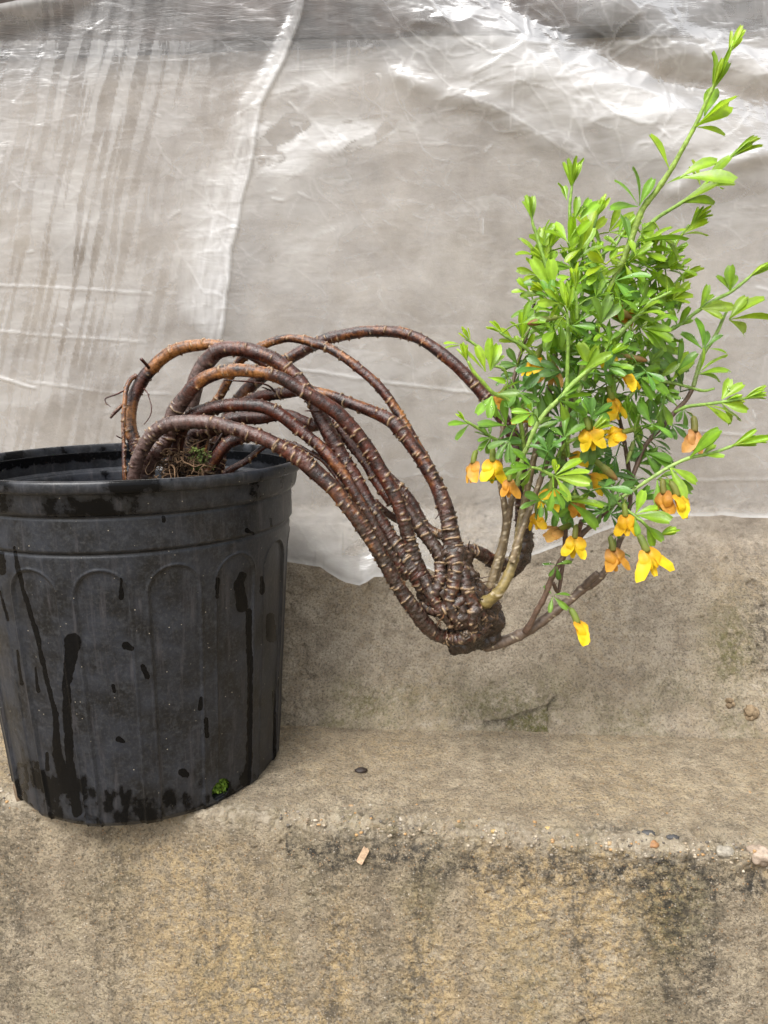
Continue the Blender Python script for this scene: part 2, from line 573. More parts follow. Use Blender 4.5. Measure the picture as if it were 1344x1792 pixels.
d = 0.0022 * fbm(X * 16, YB * 16, ZB * 16, 3) + 0.0011 * fbm(X * 75, YB * 75, ZB * 75, 3, 0.6) + 0.0010 * fbm(X * 300, YB * 300, ZB * 300, 2)
d = d + nose * (0.0075 * fbm(X * 30, 0.5, 2.0, 5, 0.62) + 0.0052 * fbm(X * 130, YB * 130, ZB * 130, 3, 0.6))
U, V = proj(np.stack([X, YB, ZB], -1))
for pts, w_, dep in (([(618, 1420), (640, 1427), (680, 1434), (705, 1437), (735, 1440)], 2.6, 0.007), ([(1215, 1452), (1255, 1466), (1290, 1475), (1320, 1482)], 5.0, 0.010),
                     ([(720, 1440), (800, 1446), (900, 1452)], 2.2, 0.0040), ([(1000, 1446), (1100, 1452), (1150, 1458)], 2.6, 0.0045)):
    cd, _ = seg_dist(U, V + 3 * pn(U / 14, V / 14, 3.0), pts)
    d = d - dep * np.exp(-(cd / w_) ** 2)
    ck = np.maximum(ck, np.exp(-(cd / w_) ** 2)) if 'ck' in globals() else np.exp(-(cd / w_) ** 2)
# chipped place on the nose and the flaking right end
d = d - 0.006 * np.exp(-(((U - 738) / 18) ** 2 + ((V - 1462) / 20) ** 2)) - 0.008 * np.exp(-(((U - 1345) / 40) ** 2 + ((V - 1530) / 30) ** 2))
face = 1 - istop
flake = fbm(X * 120, YB * 10, ZB * 170, 4, 0.65)
chalk = np.clip(sstep(-0.05, 0.25, fbm(X * 9, 0.3, ZB * 3.0, 3)) , 0, 1)
d = d + face * chalk * 0.0026 * np.clip(flake, -0.1, 1) - 0.0018 * sstep(0.36, 0.5, pn(X * 150, YB * 150, ZB * 150))
d = np.where(U < 545, np.minimum(d, 0.0004 + 0.004 * sstep(500, 545, U)), d)
P = np.stack([X, YB + NY[:, None] * d, ZB + NZ[:, None] * d], -1)
streak = fbm(X * 22, 0.0, ZB * 3.0, 4, 0.6)
stain = face * np.clip(0.22 + 1.3 * streak, 0, 1) * 0.75
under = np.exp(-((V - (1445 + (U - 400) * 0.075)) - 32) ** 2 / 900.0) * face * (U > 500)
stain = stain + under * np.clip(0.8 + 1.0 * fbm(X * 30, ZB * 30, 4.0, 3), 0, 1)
stain = stain + istop * 0.45 * np.clip(fbm(X * 40, YB * 40, 2.2, 4, 0.6), 0, 1) * 2 * np.exp(-((ay - 0.02) / 0.03) ** 2)
stain = stain + face * 0.5 * np.exp(-(((U - 1180) / 60) ** 2 + ((V - 1640) / 170) ** 2))
stain = np.clip(stain + 0.8 * ck, 0, 1)
ochre = np.clip(face * np.clip(chalk * 0.95 + 0.7 * np.exp(-((U - 330) / 130) ** 2) * sstep(1440, 1500, V), 0, 1) + istop * np.clip(fbm(X * 8, YB * 8, 6.0, 3) + 0.25, 0, 1) * 0.75, 0, 1)
moss = np.clip(nose * 1.1 * np.clip(fbm(X * 26, 0.0, 6.0, 3) + 0.15, 0, 1) + face * 0.7 * np.clip(fbm(X * 14, 0, ZB * 10, 3) + 0.02, 0, 1), 0, 1)
moss = np.clip(moss + 0.6 * face * np.exp(-(((U - 1170) / 60) ** 2 + ((V - 1590) / 90) ** 2)), 0, 1)
bare = np.clip(nose * (0.75 + 0.9 * fbm(X * 60, YB * 60, ZB * 60, 3)), 0, 0.9) * np.clip(0.45 + 1.6 * fbm(X * 240, YB * 240, ZB * 240, 2), 0.0, 0.8)
ledge = mesh_obj('ledge', P, grid_faces(*X.shape)[:, ::-1].copy(), M_LEDGE, attrs={'clean': bare, 'moss': moss, 'stain': stain, 'ochre': ochre})
tag(ledge, kind='structure')

gx = np.linspace(-30, 30, 41)
gy = np.linspace(-40, 0.8, 41)
X, Yg = np.meshgrid(gx, gy)
ground = mesh_obj('ground', np.stack([X, Yg, -0.52 + 0.01 * fbm(X, Yg, 0.0, 3)], -1), grid_faces(41, 41), M_LEDGE,
                  attrs={'clean': 0 * X, 'moss': 0.1 + 0 * X, 'stain': 0.2 + 0 * X, 'ochre': 0.3 + 0 * X})
tag(ground, kind='structure')

def surface_at(u, v, on='ledge'):
    """3-D point of the ledge or wall at a photograph pixel"""
    me = (ledge if on == 'ledge' else wall).data
    key = '_cache_' + on
    if key not in globals():
        co = np.zeros(len(me.vertices) * 3, dtype=np.float32)
        me.vertices.foreach_get('co', co)
        co = co.reshape(-1, 3)
        uu, vv = proj(co)
        ok = (uu > -40) & (uu < 1400) & (vv > 600) & (vv < 1900)
        globals()[key] = (co[ok], uu[ok], vv[ok])
    co, uu, vv = globals()[key]
    dd = (uu - u) ** 2 + (vv - v) ** 2
    near = np.argsort(dd)[:6]
    k = near[np.argmin(co[near, 1])]
    return co[k].astype(float)

def lump(r, sub=2, amp=0.18, freq=2.0, seed=0.0, squash=(1, 1, 1)):
    bm = bmesh.new()
    bmesh.ops.create_icosphere(bm, subdivisions=sub, radius=1.0)
    P = np.array([v.co[:] for v in bm.verts])
    F = [[v.index for v in f.verts] for f in bm.faces]
    bm.free()
    P = P * (1 + amp * fbm(P[:, 0] * freq + seed, P[:, 1] * freq, P[:, 2] * freq, 3))[:, None]
    return P * np.array(squash) * r, F

# pebbles bedded in the worn nose of the ledge
for k, (u, v, r, sq, c) in enumerate([
        (1145, 1475, 12, (1.1, 0.8, 0.6), (0.27, 0.14, 0.06)), (1330, 1489, 22, (1.0, 0.8, 0.75), (0.33, 0.26, 0.20)), (1135, 1457, 9, (1.2, 0.8, 0.5), (0.06, 0.06, 0.06)),
        (1178, 1466, 9, (1.3, 0.7, 0.4), (0.05, 0.05, 0.052)), (1066, 1473, 6, (1.1, 0.8, 0.7), (0.36, 0.25, 0.13)), (958, 1449, 6, (1.0, 0.8, 0.7), (0.40, 0.29, 0.12)),
        (862, 1451, 5, (1.2, 0.8, 0.7), (0.38, 0.27, 0.11)), (1272, 1486, 14, (1.2, 0.8, 0.7), (0.26, 0.235, 0.19)), (1225, 1483, 5, (1, 0.8, 0.7), (0.36, 0.22, 0.10)),
        (700, 1430, 6, (1.1, 0.9, 0.6), (0.40, 0.35, 0.28)), (1218, 1452, 4, (1, 0.8, 0.6), (0.10, 0.06, 0.04)), (615, 1409, 5, (1, 0.8, 0.6), (0.33, 0.22, 0.12))]):
    p = surface_at(u, v)
    Pv, F = lump(r * mpp(p), 3, 0.55, 1.5, k * 3.7, sq)
    mesh_obj('pebble', Pv + p + np.array([0, 0.0012, -0.34 * r * mpp(p)]), F, M_STONE, ledge, colors=np.tile(c, (len(Pv), 1)))
# grit too fine to pick apart
mb = MB()
pal = [(0.36, 0.30, 0.22), (0.38, 0.23, 0.10), (0.30, 0.26, 0.20), (0.12, 0.105, 0.085), (0.42, 0.37, 0.29), (0.28, 0.22, 0.15), (0.34, 0.29, 0.22), (0.22, 0.19, 0.15)]
for k in range(900):
    u = random.uniform(-10, 1354)
    nz = 1400 + (u - 140) * 0.082
    v = nz + random.gauss(0, 13) if k < 800 else random.uniform(nz - 140, nz)
    if 20 < u < 490 and v < 1460:
        continue
    p = surface_at(u, v)
    r = random.choice((1.2, 1.4, 1.7, 2.0, 2.6, 3.8)) * mpp(p) * (1.0 if k < 800 else 0.65)
    Pv, F = lump(r, 1, 0.5, 1.5, k * 1.3, (1, 0.8, 0.7))
    mb.add(Pv + p, F, random.choice(pal))
tag(mb.build('grit', M_STONE, ledge), kind='stuff')

# ------------------------------------------------------------------ dark timber behind the plastic, and the plastic sheet
xs_ = np.linspace(-1.6, 1.6, 160)
prof = [(-0.012, 0.632), (-0.016, 0.636), (-0.016, 0.800), (-0.012, 0.806), (0.10, 0.806), (0.10, 0.632)]
BV = np.array([[(x, plane_y(x) + a, b + 0.012 * x + 0.0015 * pn(x * 20, b * 9)) for (a, b) in prof] for x in xs_])
n_ = len(prof)
F = [[i * n_ + j, (i + 1) * n_ + j, (i + 1) * n_ + (j + 1) % n_, i * n_ + (j + 1) % n_] for i in range(len(xs_) - 1) for j in range(n_)]
F += [list(range(n_)), [(len(xs_) - 1) * n_ + j for j in range(n_)][::-1]]
beam = mesh_obj('wooden_beam', BV, F, M_BEAM, smooth=False)
tag(beam, 'dark weathered timber along the wall top, seen through the plastic', 'beam')

def facets(U, V, size, seed):
    """crumpled film: random heights joined by flat triangles, so creases are sharp and the sheet stays whole; also a second, independent field"""
    gu, gv = U / size + 0.35 * V / size, V / size
    iu, iv = np.floor(gu).astype(int), np.floor(gv).astype(int)
    fx, fy = gu - iu, gv - iv
    def lat(a, b, k):
        return _perm[_perm[_perm[(a + seed) & 255] + (b & 255)] + k] / 127.5 - 1
    out = []
    for k in (5, 91):
        h00, h10, h01, h11 = lat(iu, iv, k), lat(iu + 1, iv, k), lat(iu, iv + 1, k), lat(iu + 1, iv + 1, k)
        lo = h00 * (1 - fx - fy) + h10 * fx + h01 * fy
        hi = h11 * (fx + fy - 1) + h10 * (1 - fy) + h01 * (1 - fx)
        out.append(np.where(fx + fy < 1, lo, hi))
    return out[0] * 0.5, out[1] * 0.5 + 0.5

us = np.concatenate([np.linspace(-420, -24, 70), np.arange(-21, 1366, 3.0), np.linspace(1368, 1800, 70)])
vb = np.interp(us, [-420, 480, 505, 560, 585, 605, 630, 655, 680, 705, 735, 770, 800, 860, 930, 1000, 1100, 1200, 1344, 1800],
               [1000, 985, 984, 990, 1006, 1017, 1021, 1004, 1006, 998, 992, 1003, 985, 975, 972, 950, 915, 902, 906, 920])
vb = vb + 3.5 * fbm(us / 40, 0.3, 0.0, 3)
vt = np.interp(us, [-420, 0, 60, 125, 200, 1800], [60, 27, 14, -3, -60, -60])
nr = 350
T = np.linspace(0, 1, nr)[:, None]
U = np.broadcast_to(us[None], (nr, len(us)))
V = vt[None] + (vb - vt)[None] * T
P0 = at_arr(U, V, np.full(U.shape, 0.765))
for _ in range(2):
    P0 = at_arr(U, V, wall_y(P0[..., 0], np.maximum(P0[..., 2], 0)) - 0.020)
X, Z = P0[..., 0], P0[..., 2]
h = 0.006 * fbm(X * 4, Z * 3, 3.3, 2) + 0.0022 * fbm(X * 14, Z * 10, 5.3, 3)
fog_sheen = 0.24 + 0.20 * fbm(X * 5, Z * 7 + X * 2, 1.1, 4) + 0.10 * sstep(0.05, 0.35, fbm(X * 9 + 4, Z * 26 - X * 8, 3.3, 4)) + 0.06 * fbm(X * 40, Z * 40, 1.7, 3)  # milky film, with soft bands of sheen painted in
crk = ridged(X * 15, Z * 17, 2.0, 3, 0.5) - 0.9            # sharp creases
WU, WV = U + 22 * fbm(U / 60, V / 60, 7.0, 2), V + 22 * fbm(U / 60, V / 60, 9.0, 2)
f1, l1 = facets(WU, WV * 1.5, 44.0, 3)
f2, l2 = facets(WU, WV * 1.3, 19.0, 11)
f3, l3 = facets(WU + 0.6 * WV, WV * 1.6 - 0.45 * WU, 85.0, 29)
def crease(sc, ang, seed, w):
    """thin sharp crease lines running roughly along `ang`"""
    ca_, sa_ = math.cos(ang), math.sin(ang)
    a, b = (U * ca_ + V * sa_) / (sc * 2.6), (-U * sa_ + V * ca_) / sc
    n = pn(a, b, seed) + 0.14 * pn(a * 3.1, b * 3.1, seed + 3) + 0.03 * pn(a * 9, b * 9, seed + 5)
    return np.exp(-(n / w) ** 2) * np.clip(0.5 + 1.5 * pn(a * 1.3 + 9, b * 1.3, seed + 8), 0, 1)
creases = np.maximum(np.maximum(crease(80, 0.40, 2.0, 0.016), crease(56, -0.45, 21.0, 0.020)), np.maximum(crease(95, 1.15, 33.0, 0.012), crease(40, 0.25, 47.0, 0.026)))  # these also whiten the film: crease glints painted as opacity
# wet, clear runnels between beaded condensation on the left
q = U + 0.20 * V + 9 * pn(V / 130, U / 400, 2.0)
run = pn(q / 15, V / 300, 4.0) + 0.45 * pn(q / 6.0, V / 120, 8.0) + 0.35 * pn(q / 60, V / 160, 5.0)
mask = (1 - sstep(200, 480, U + 0.12 * V)) * np.clip(0.62 + 0.9 * fbm(X * 9, Z * 6, 6.0, 3), 0.05, 1.2)
beads = 0.5 + 0.5 * fbm(X * 160, Z * 160, 0.5, 2)
fog_sheen = fog_sheen + mask * (0.13 * (1 - sstep(-0.05, 0.12, run)) - 0.13 * sstep(0.0, 0.14, run)) * (0.7 + 0.6 * beads)
q2 = U + 0.02 * V
drip = sstep(0.18, 0.42, pn(q2 / 8, V / 120, 14.0) + 0.35 * pn(q2 / 3.3, V / 60, 3.0))
fog_sheen = fog_sheen - 0.08 * drip * sstep(700, 950, V) + 0.08 * drip * sstep(300, 60, V)
# long diagonal doubled fold: a creased strip above, opening into a crinkled fan below
FLD = [(540, -60), (522, 40), (490, 120), (455, 185), (444, 260), (425, 340), (408, 420), (396, 500), (383, 595)]
Uj = U + 6 * fbm(V / 60, U / 60, 6.0, 2)
da, fa = seg_dist(Uj, V, FLD)
side = Uj - np.interp(V, [p_[1] for p_ in FLD], [p_[0] for p_ in FLD])
wide = np.interp(V, [-60, 60, 150, 190, 300, 400, 480, 540, 600], [26, 29, 44, 58, 72, 92, 118, 108, 24])
band = np.where(side < 0, sstep(wide, wide * 0.25, -side), sstep(6, 1, side)) * sstep(640, 560, V)
streak_ = 0.5 + 0.9 * fbm(side / 9.0 + 30, V / 75, 3.0, 3)
fog_sheen = fog_sheen + band * np.clip(0.10 + 0.32 * streak_ + 0.16 * (l2 - 0.4) + 0.10 * (V < 185) + 0.14 * sstep(300, 420, V), 0.0, 0.62)
h = h + band * (0.0014 + 0.0004 * f2 + 0.0006 * streak_ + 0.0004 * creases)
fog_sheen = fog_sheen + 0.12 * band * creases
fog_sheen = fog_sheen + 0.20 * np.exp(-(da / 2.4) ** 2) * sstep(640, 540, V) * (0.4 + 0.9 * l1)
h = h + 0.0003 * np.exp(-(da / 6.0) ** 2) * sstep(640, 520, V)
# crumple to the right of it
cr1 = 1.25 * np.exp(-(((U - 560) / 135) ** 2 + ((V - 238 + (U - 560) * 0.03) / 30) ** 2) ** 2)
cr2 = np.exp(-(((U - 490) / 62) ** 2 + ((V - 250) / 62) ** 2) ** 2)
cr3 = np.exp(-(((U - 545) / 75) ** 2 + ((V - 150 + (U - 545) * 0.35) / 22) ** 2) ** 2) * 0.5
cr = np.maximum(np.maximum(cr1, cr2), cr3) * sstep(430, 452, U)
fog_sheen = fog_sheen + cr * np.clip(0.42 * sstep(0.50, 0.56, l1 + 0.35 * fbm(U / 60, V / 30, 4.0, 3)) + 0.2 * sstep(0.55, 0.6, l2), 0, 0.5)
h = h + cr * (0.0016 * f1 + 0.0006 * creases)
fog_sheen = fog_sheen + 0.15 * cr * creases
# big swag across the upper right, its white sheen painted as opacity
for pts, w_, hh, ff in (([(690, -70), (740, 20), (800, 60), (880, 105), (960, 140), (1060, 185), (1150, 225), (1250, 250), (1400, 290)], 66, 0.012, 0.46),
                        ([(850, -40), (930, 40), (1040, 85), (1110, 120), (1200, 150), (1400, 190)], 30, -0.008, -0.28),
                        ([(1080, 10), (1180, 70), (1260, 110), (1400, 150)], 40, 0.010, 0.25),
                        ([(1180, 330), (1240, 290), (1300, 275), (1400, 268)], 18, 0.006, 0.25),
                        ([(700, 130), (780, 170), (860, 190), (940, 240), (1010, 270)], 22, 0.005, 0.14)):
    dd, _ = seg_dist(U + 10 * fbm(U / 90, V / 90, 5.0, 2), V + 20 * fbm(U / 110, V / 110, 2.0, 3, 0.4), pts)
    b = np.exp(-(dd / w_) ** 2)
    h = h + hh * 0.8 * b + b * (0.0040 * f3 + 0.0008 * f1) + 0.0004 * creases * b
    fog_sheen = fog_sheen + 0.13 * creases * b * (ff > 0)
    fog_sheen = fog_sheen + ff * b * np.clip(0.66 + 0.75 * (l3 - 0.5) + 0.25 * (l1 - 0.5) + 0.35 * fbm((U + V) / 90, (V - 0.4 * U) / 34, 4.0, 3), 0.15, 1.2)
upper = sstep(330, 60, V) * sstep(600, 760, U)
fog_sheen = fog_sheen + upper * (0.06 + 0.20 * (l3 - 0.5) + 0.06 * (l1 - 0.5))
h = h + upper * (0.0026 * f3 + 0.0006 * f1 + 0.0004 * creases)
fog_sheen = fog_sheen + upper * creases * 0.11
fog_sheen = np.where(V < 72, fog_sheen * 0.6, fog_sheen)
# thin horizontal creases
for pts, w_, hh, ff in (([(-60, 498), (60, 502), (160, 507), (265, 514)], 1.8, 0.0010, 0.24), ([(-60, 655), (0, 661), (62, 679)], 2.4, 0.0016, 0.30),
                        ([(-40, 575), (90, 588), (240, 597)], 2.0, 0.0010, 0.16), ([(50, 668), (200, 688), (300, 690)], 1.8, 0.0010, 0.14),
                        ([(400, 632), (560, 652), (700, 672), (850, 690)], 2.0, 0.0014, 0.18), ([(1180, 750), (1250, 756), (1344, 768)], 2.0, 0.0012, 0.16),
                        ([(1090, 830), (1200, 842), (1344, 838)], 2.0, 0.0012, 0.10)):
    dd, _ = seg_dist(U, V + 2.5 * pn(U / 30, V / 30, 1.0), pts)
    b = np.exp(-(dd / w_) ** 2)
    h = h + hh * b
    fog_sheen = fog_sheen + ff * b * (0.6 + 0.7 * beads)
for k in range(70):                                        # little scuffs, and glints painted into the opacity, all over
    u0, v0 = random.uniform(0, 1344), random.uniform(60, 900)
    L_, a_ = random.uniform(5, 26), random.gauss(0.0, 0.6)
    du, dv = math.cos(a_) * L_ / 2, math.sin(a_) * L_ / 2
    i0, i1 = np.searchsorted(us, [u0 - 22, u0 + 22])
    j0, j1 = max(0, int((v0 - 90) / 1000 * nr) - 8), min(nr, int((v0 + 110) / 900 * nr) + 8)
    sl = (slice(j0, j1), slice(i0, i1))
    dd, _ = seg_dist(U[sl], V[sl], [(u0 - du, v0 - dv), (u0 + du, v0 + dv)])
    b = np.exp(-(dd / 1.7) ** 2) * random.uniform(0.06, 0.24)
    fog_sheen[sl] += b
    h[sl] += b * 0.003
# torn, curling lower edge
frm = (vb[None] - V)
fog_sheen = fog_sheen + 0.10 * creases
h = h + 0.0003 * creases
curl = np.exp(-((U - 650) / 80) ** 2) * sstep(62, 6, frm)
fog_sheen = fog_sheen + 0.38 * curl * (0.7 + 0.6 * fbm(U / 24, V / 90, 3.0, 2)) + 0.30 * sstep(10, 1, frm)
h = h + 0.012 * curl
fog_sheen = fog_sheen + 0.30 * np.exp(-((V - vt[None]) / 14) ** 2) * sstep(260, 160, U)  # highlight of the rounded top edge painted into the opacity
h = h + 0.05 * sstep(-0.2, 1, np.exp(-((V - vt[None]) / 26) ** 2)) * sstep(260, 0, U) * 0.4
fog_sheen = np.clip(fog_sheen, 0.06, 0.97)
h = np.maximum(h, -0.010)
P0[..., 1] -= np.clip(h, -0.006, 0.024)
film = mesh_obj('plastic_sheet', P0, grid_faces(*U.shape), M_FILM, attrs={'fog_sheen': fog_sheen})
tag(film, 'crumpled translucent plastic sheet hanging over the wall', 'plastic sheet')

# ------------------------------------------------------------------ the black nursery pot
PX, PYC, PHT = -0.2038, 0.5975, 0.26
pot = empty('nursery_pot', (0, 0, 0))
tag(pot, 'black ribbed plastic nursery pot standing on the ledge', 'pot')

STREAKS = [  # water marks on the outside: pixels with half widths
    ([(25, 958), (30, 985), (40, 1030), (62, 1100), (80, 1180), (97, 1250), (100, 1320), (118, 1380)], [2.5, 5, 4, 5, 4, 5, 9, 12]),
    ([(127, 1123), (124, 1150), (116, 1200), (118, 1260), (122, 1330), (135, 1420)], [16, 12, 8, 8, 8, 10]),
    ([(424, 1008), (418, 1020), (424, 1062)], [8, 10, 11]), ([(435, 1070), (438, 1200), (436, 1330), (430, 1370)], [6, 5, 6, 8]),
    ([(212, 1012), (212, 1046)], [2, 5]), ([(221, 1130), (230, 1134)], [8, 5]), ([(250, 1165), (258, 1184)], [4, 5]), ([(352, 1222), (350, 1240)], [3, 5]),
    ([(361, 1258), (362, 1288)], [3, 4]), ([(30, 1138), (38, 1196)], [2, 4]), ([(62, 1168), (67, 1210)], [1.5, 4]), ([(286, 905), (287, 912)], [4, 3]),
    ([(474, 908), (475, 920)], [3, 3]), ([(432, 928), (444, 934)], [4, 2]), ([(473, 1080), (475, 1115)], [8, 10]), ([(479, 1210), (481, 1330)], [3, 3]),
    ([(458, 1010), (459, 1036)], [3, 5]), ([(2, 970), (4, 1000)], [6, 8]), ([(0, 1035), (14, 1085)], [2, 3]), ([(82, 1318), (83, 1345)], [3, 4]),
    ([(45, 1340), (47, 1366)], [3, 4]), ([(208, 1294), (216, 1298)], [5, 3]), ([(320, 1352), (326, 1355)], [8, 6]), ([(198, 1200), (200, 1210)], [4, 3]),
    ([(381, 1015), (380, 1045)], [5, 3]), ([(222, 845), (222, 852)], [3, 3])]

def body_r(z):
    """outer radius of the wall"""
    r = 0.1107 + (0.1237 - 0.1107) * np.clip(z / 0.19, 0, 1.08)
    r = r + 0.0022 * sstep(0.2092, 0.2122, z) + 0.0022 * sstep(0.2345, 0.2375, z)
    r = r - 0.0012 * np.exp(-((z - 0.2090) / 0.0009) ** 2) - 0.0010 * np.exp(-((z - 0.2343) / 0.0008) ** 2)
    r = np.where(z < 0.004, r - 0.002 * (1 - z / 0.004), r)
    return r

def arch(th, z):
    """relief of the twelve flutes with round heads"""
    k = (np.degrees(th) + 61.0 + 11.25) % 22.5 - 11.25            # degrees from a flute's centre
    top = 0.1972
    hw = 7.9
    dx = np.abs(k) / hw
    zz = (z - (top - 0.0175)) / 0.0175
    inside = np.where(zz > 0, np.hypot(dx, np.clip(zz, 0, 9)), dx)
    return inside

NT_, NZ_ = 760, 300
th = np.linspace(0, 2 * math.pi, NT_, endpoint=False)
zz = np.linspace(0, 0.2535, NZ_)
TH, ZZ = np.meshgrid(th, zz)
ins = arch(TH, ZZ)
rel = -0.0013 * sstep(1.08, 0.98, ins) + 0.0008 * np.exp(-((ins - 1.07) / 0.05) ** 2)
R_ = body_r(ZZ) + rel + 0.0006 * fbm(np.cos(TH) * 3, np.sin(TH) * 3, ZZ * 20, 2)
OUT = np.stack([PX + R_ * np.cos(TH), PYC + R_ * np.sin(TH), ZZ], -1)
U, V = proj(OUT)
front = np.cos(TH - math.atan2(0 - PYC, 0 - PX)) > 0.05
wet = np.zeros(U.shape)
wob = 3.2 * fbm(U / 14, V / 22, 1.0, 4, 0.6)
for pts, ws in STREAKS:
    dd, ff = seg_dist(U, V, pts)
    w_ = np.interp(ff, np.linspace(0, 1, len(ws)), ws)
    wet = np.maximum(wet, sstep(1.5, 0.4, (dd + wob * np.minimum(1, w_ / 5)) / w_))
tide = V - (1372 + 0.06 * (U - 250) - 0.0011 * (U - 250) ** 2 + 26 * fbm(U / 40, 0.3, 7.0, 3))
wet = np.maximum(wet, sstep(-22, 26, tide + 16 * fbm(U / 9, V / 30, 3.0, 3)) * np.clip(0.50 + 0.8 * fbm(U / 26, V / 50, 5.0, 3), 0.1, 0.85))
wet = np.where(front, wet, 0.0)
wet = np.maximum(wet, sstep(0.240, 0.247, ZZ + 0.004 * fbm(np.cos(TH) * 9, np.sin(TH) * 9, 1.0, 3)) * 0.62)  # dark ring below the lip: rim shade put into the colour
faces = grid_faces(NZ_, NT_, True)
HOLES = []
for (hu, hv, hr) in ((387, 1381, 19.0), (22, 1392, 20.0)):
    m = np.where(front, np.hypot(U - hu, V - hv), 1e9)
    i = np.unravel_index(np.argmin(m), m.shape)
    HOLES.append((TH[i], ZZ[i]))
drop = np.zeros(U.shape, bool)
for (t0, z0), rr in zip(HOLES, (0.0092, 0.0105)):
    dth = (TH - t0 + math.pi) % (2 * math.pi) - math.pi
    drop |= np.hypot(dth * 0.112, ZZ - z0) < rr
kill = drop.ravel()[faces].all(1)
body = mesh_obj('pot_wall', OUT, faces[~kill], M_POT, pot, attrs={'wet': wet})
sol = body.modifiers.new('thickness', 'SOLIDIFY')
sol.thickness = 0.0016
sol.offset = -1

# rim: a rolled lip, wider than the wall, with an inner step
pr = [(0.1292, 0.2500), (0.1310, 0.2507), (0.1345, 0.2510), (0.1366, 0.2514), (0.1377, 0.2532), (0.1380, 0.2562), (0.1376, 0.2588), (0.1364, 0.2599), (0.1348, 0.2600),
      (0.1335, 0.2590), (0.1326, 0.2550), (0.1314, 0.2420), (0.1296, 0.2365), (0.1256, 0.2350), (0.1238, 0.2335), (0.1226, 0.2250), (0.1216, 0.2050)]
pc, _ = spline([(a, b, 0) for a, b in pr], 0.0012)
TH, KI = np.meshgrid(th[::2], np.arange(len(pc)))
rr = pc[KI, 0] + 0.0010 * fbm(np.cos(TH) * 1.6, np.sin(TH) * 1.6, 0.3, 2)
RP = np.stack([PX + rr * np.cos(TH), PYC + rr * np.sin(TH), pc[KI, 1] + 0.0009 * fbm(np.cos(TH) * 1.2, np.sin(TH) * 1.2, 5.3, 2)], -1)
rw = 0.42 + 0.75 * fbm(np.cos(TH) * 7, np.sin(TH) * 7, pc[KI, 1] * 40, 3)
rim = mesh_obj('rim', RP, grid_faces(len(pc), len(th) // 2, True), M_POT, pot, attrs={'wet': np.clip(rw, 0, 1)})
# base disc
bv = [(PX + 0.108 * math.cos(a), PYC + 0.108 * math.sin(a), 0.0025) for a in th[::12]]
mesh_obj('pot_base', bv + [(x, y, z + 0.003) for x, y, z in bv],
         [list(range(len(bv)))[::-1], [i + len(bv) for i in range(len(bv))]] + [[i, (i + 1) % len(bv), (i + 1) % len(bv) + len(bv), i + len(bv)] for i in range(len(bv))],
         M_POT, pot, smooth=False, attrs={'wet': np.zeros(2 * len(bv))})

# soil inside, moss in the drain hole
mb = MB()
rs = np.linspace(0, 0.1205, 60)
ts = np.linspace(0, 2 * math.pi, 180, endpoint=False)
TT, RR = np.meshgrid(ts, rs)
sx, sy = PX + RR * np.cos(TT), PYC + RR * np.sin(TT)
mound = 0.034 * np.exp(-(((sx + 0.165) / 0.045) ** 2 + ((sy - 0.60) / 0.045) ** 2)) - 0.02 * np.exp(-(((sx + 0.29) / 0.06) ** 2))
sz = 0.208 + mound + 0.004 * fbm(sx * 60, sy * 60, 1.0, 4) + 0.0025 * fbm(sx * 240, sy * 240, 2.0, 3)
sc = np.array([0.035, 0.024, 0.015])[None, None] * (0.7 + 0.9 * RNG.random(sx.shape + (1,)))
soil = mesh_obj('soil', np.stack([sx, sy, sz], -1), grid_faces(60, 180, True), M_SOIL, colors=sc)
tag(soil, 'dark crumbly soil heaped inside the black pot', 'soil', kind='stuff')

def moss_clump(name, center, r, n, parent=None, out=None, colr=((0.10, 0.20, 0.02), (0.22, 0.34, 0.04))):
    mb = MB()
    for k in range(n):
        dv = RNG.normal(size=3)
        dv /= np.linalg.norm(dv)
        p = center + dv * r * (RNG.random() ** 0.4) * np.array([1, 0.5, 1])
        for j in range(3):
            t = RNG.normal(size=3)
            t /= np.linalg.norm(t)
            s_ = np.cross(t, dv)
            s_ /= np.linalg.norm(s_) + 1e-9
            L_ = r * random.uniform(0.16, 0.34)
            w_ = L_ * 0.28
            q = [p, p + t * L_ * 0.5 + s_ * w_, p + t * L_, p + t * L_ * 0.5 - s_ * w_]
            a = random.random()
            mb.add(q, [[0, 1, 2, 3]], np.array(colr[0]) * (1 - a) + np.array(colr[1]) * a)
    return mb.build(name, M_MOSS, parent, smooth=False)
t0, z0 = HOLES[0]
mc = np.array([PX + 0.0995 * math.cos(t0), PYC + 0.0995 * math.sin(t0), z0 - 0.001])
tag(moss_clump('moss', mc, 0.0110, 700), 'bright green moss filling the round drain hole of the pot', 'moss', kind='stuff')
t1, z1 = HOLES[1]
Pv, F = lump(0.013, 3, 0.3, 2.0, 4.0)
cl = mesh_obj('soil_plug', Pv + np.array([PX + 0.099 * math.cos(t1), PYC + 0.099 * math.sin(t1), z1]), F, M_SOIL, soil, colors=np.tile((0.16, 0.115, 0.075), (len(Pv), 1)))

# ------------------------------------------------------------------ the shrub
plant = empty('bonsai_shrub', (0, 0, 0))
tag(plant, 'flowering shrub with arching exposed roots, leaning out of the black pot', 'shrub')

DARK, RED, GOLD, GREY = np.array((0.014, 0.0055, 0.0045)), np.array((0.082, 0.018, 0.008)), np.array((0.26, 0.105, 0.026)), np.array((0.105, 0.066, 0.056))
LENT = np.array((0.33, 0.225, 0.125))

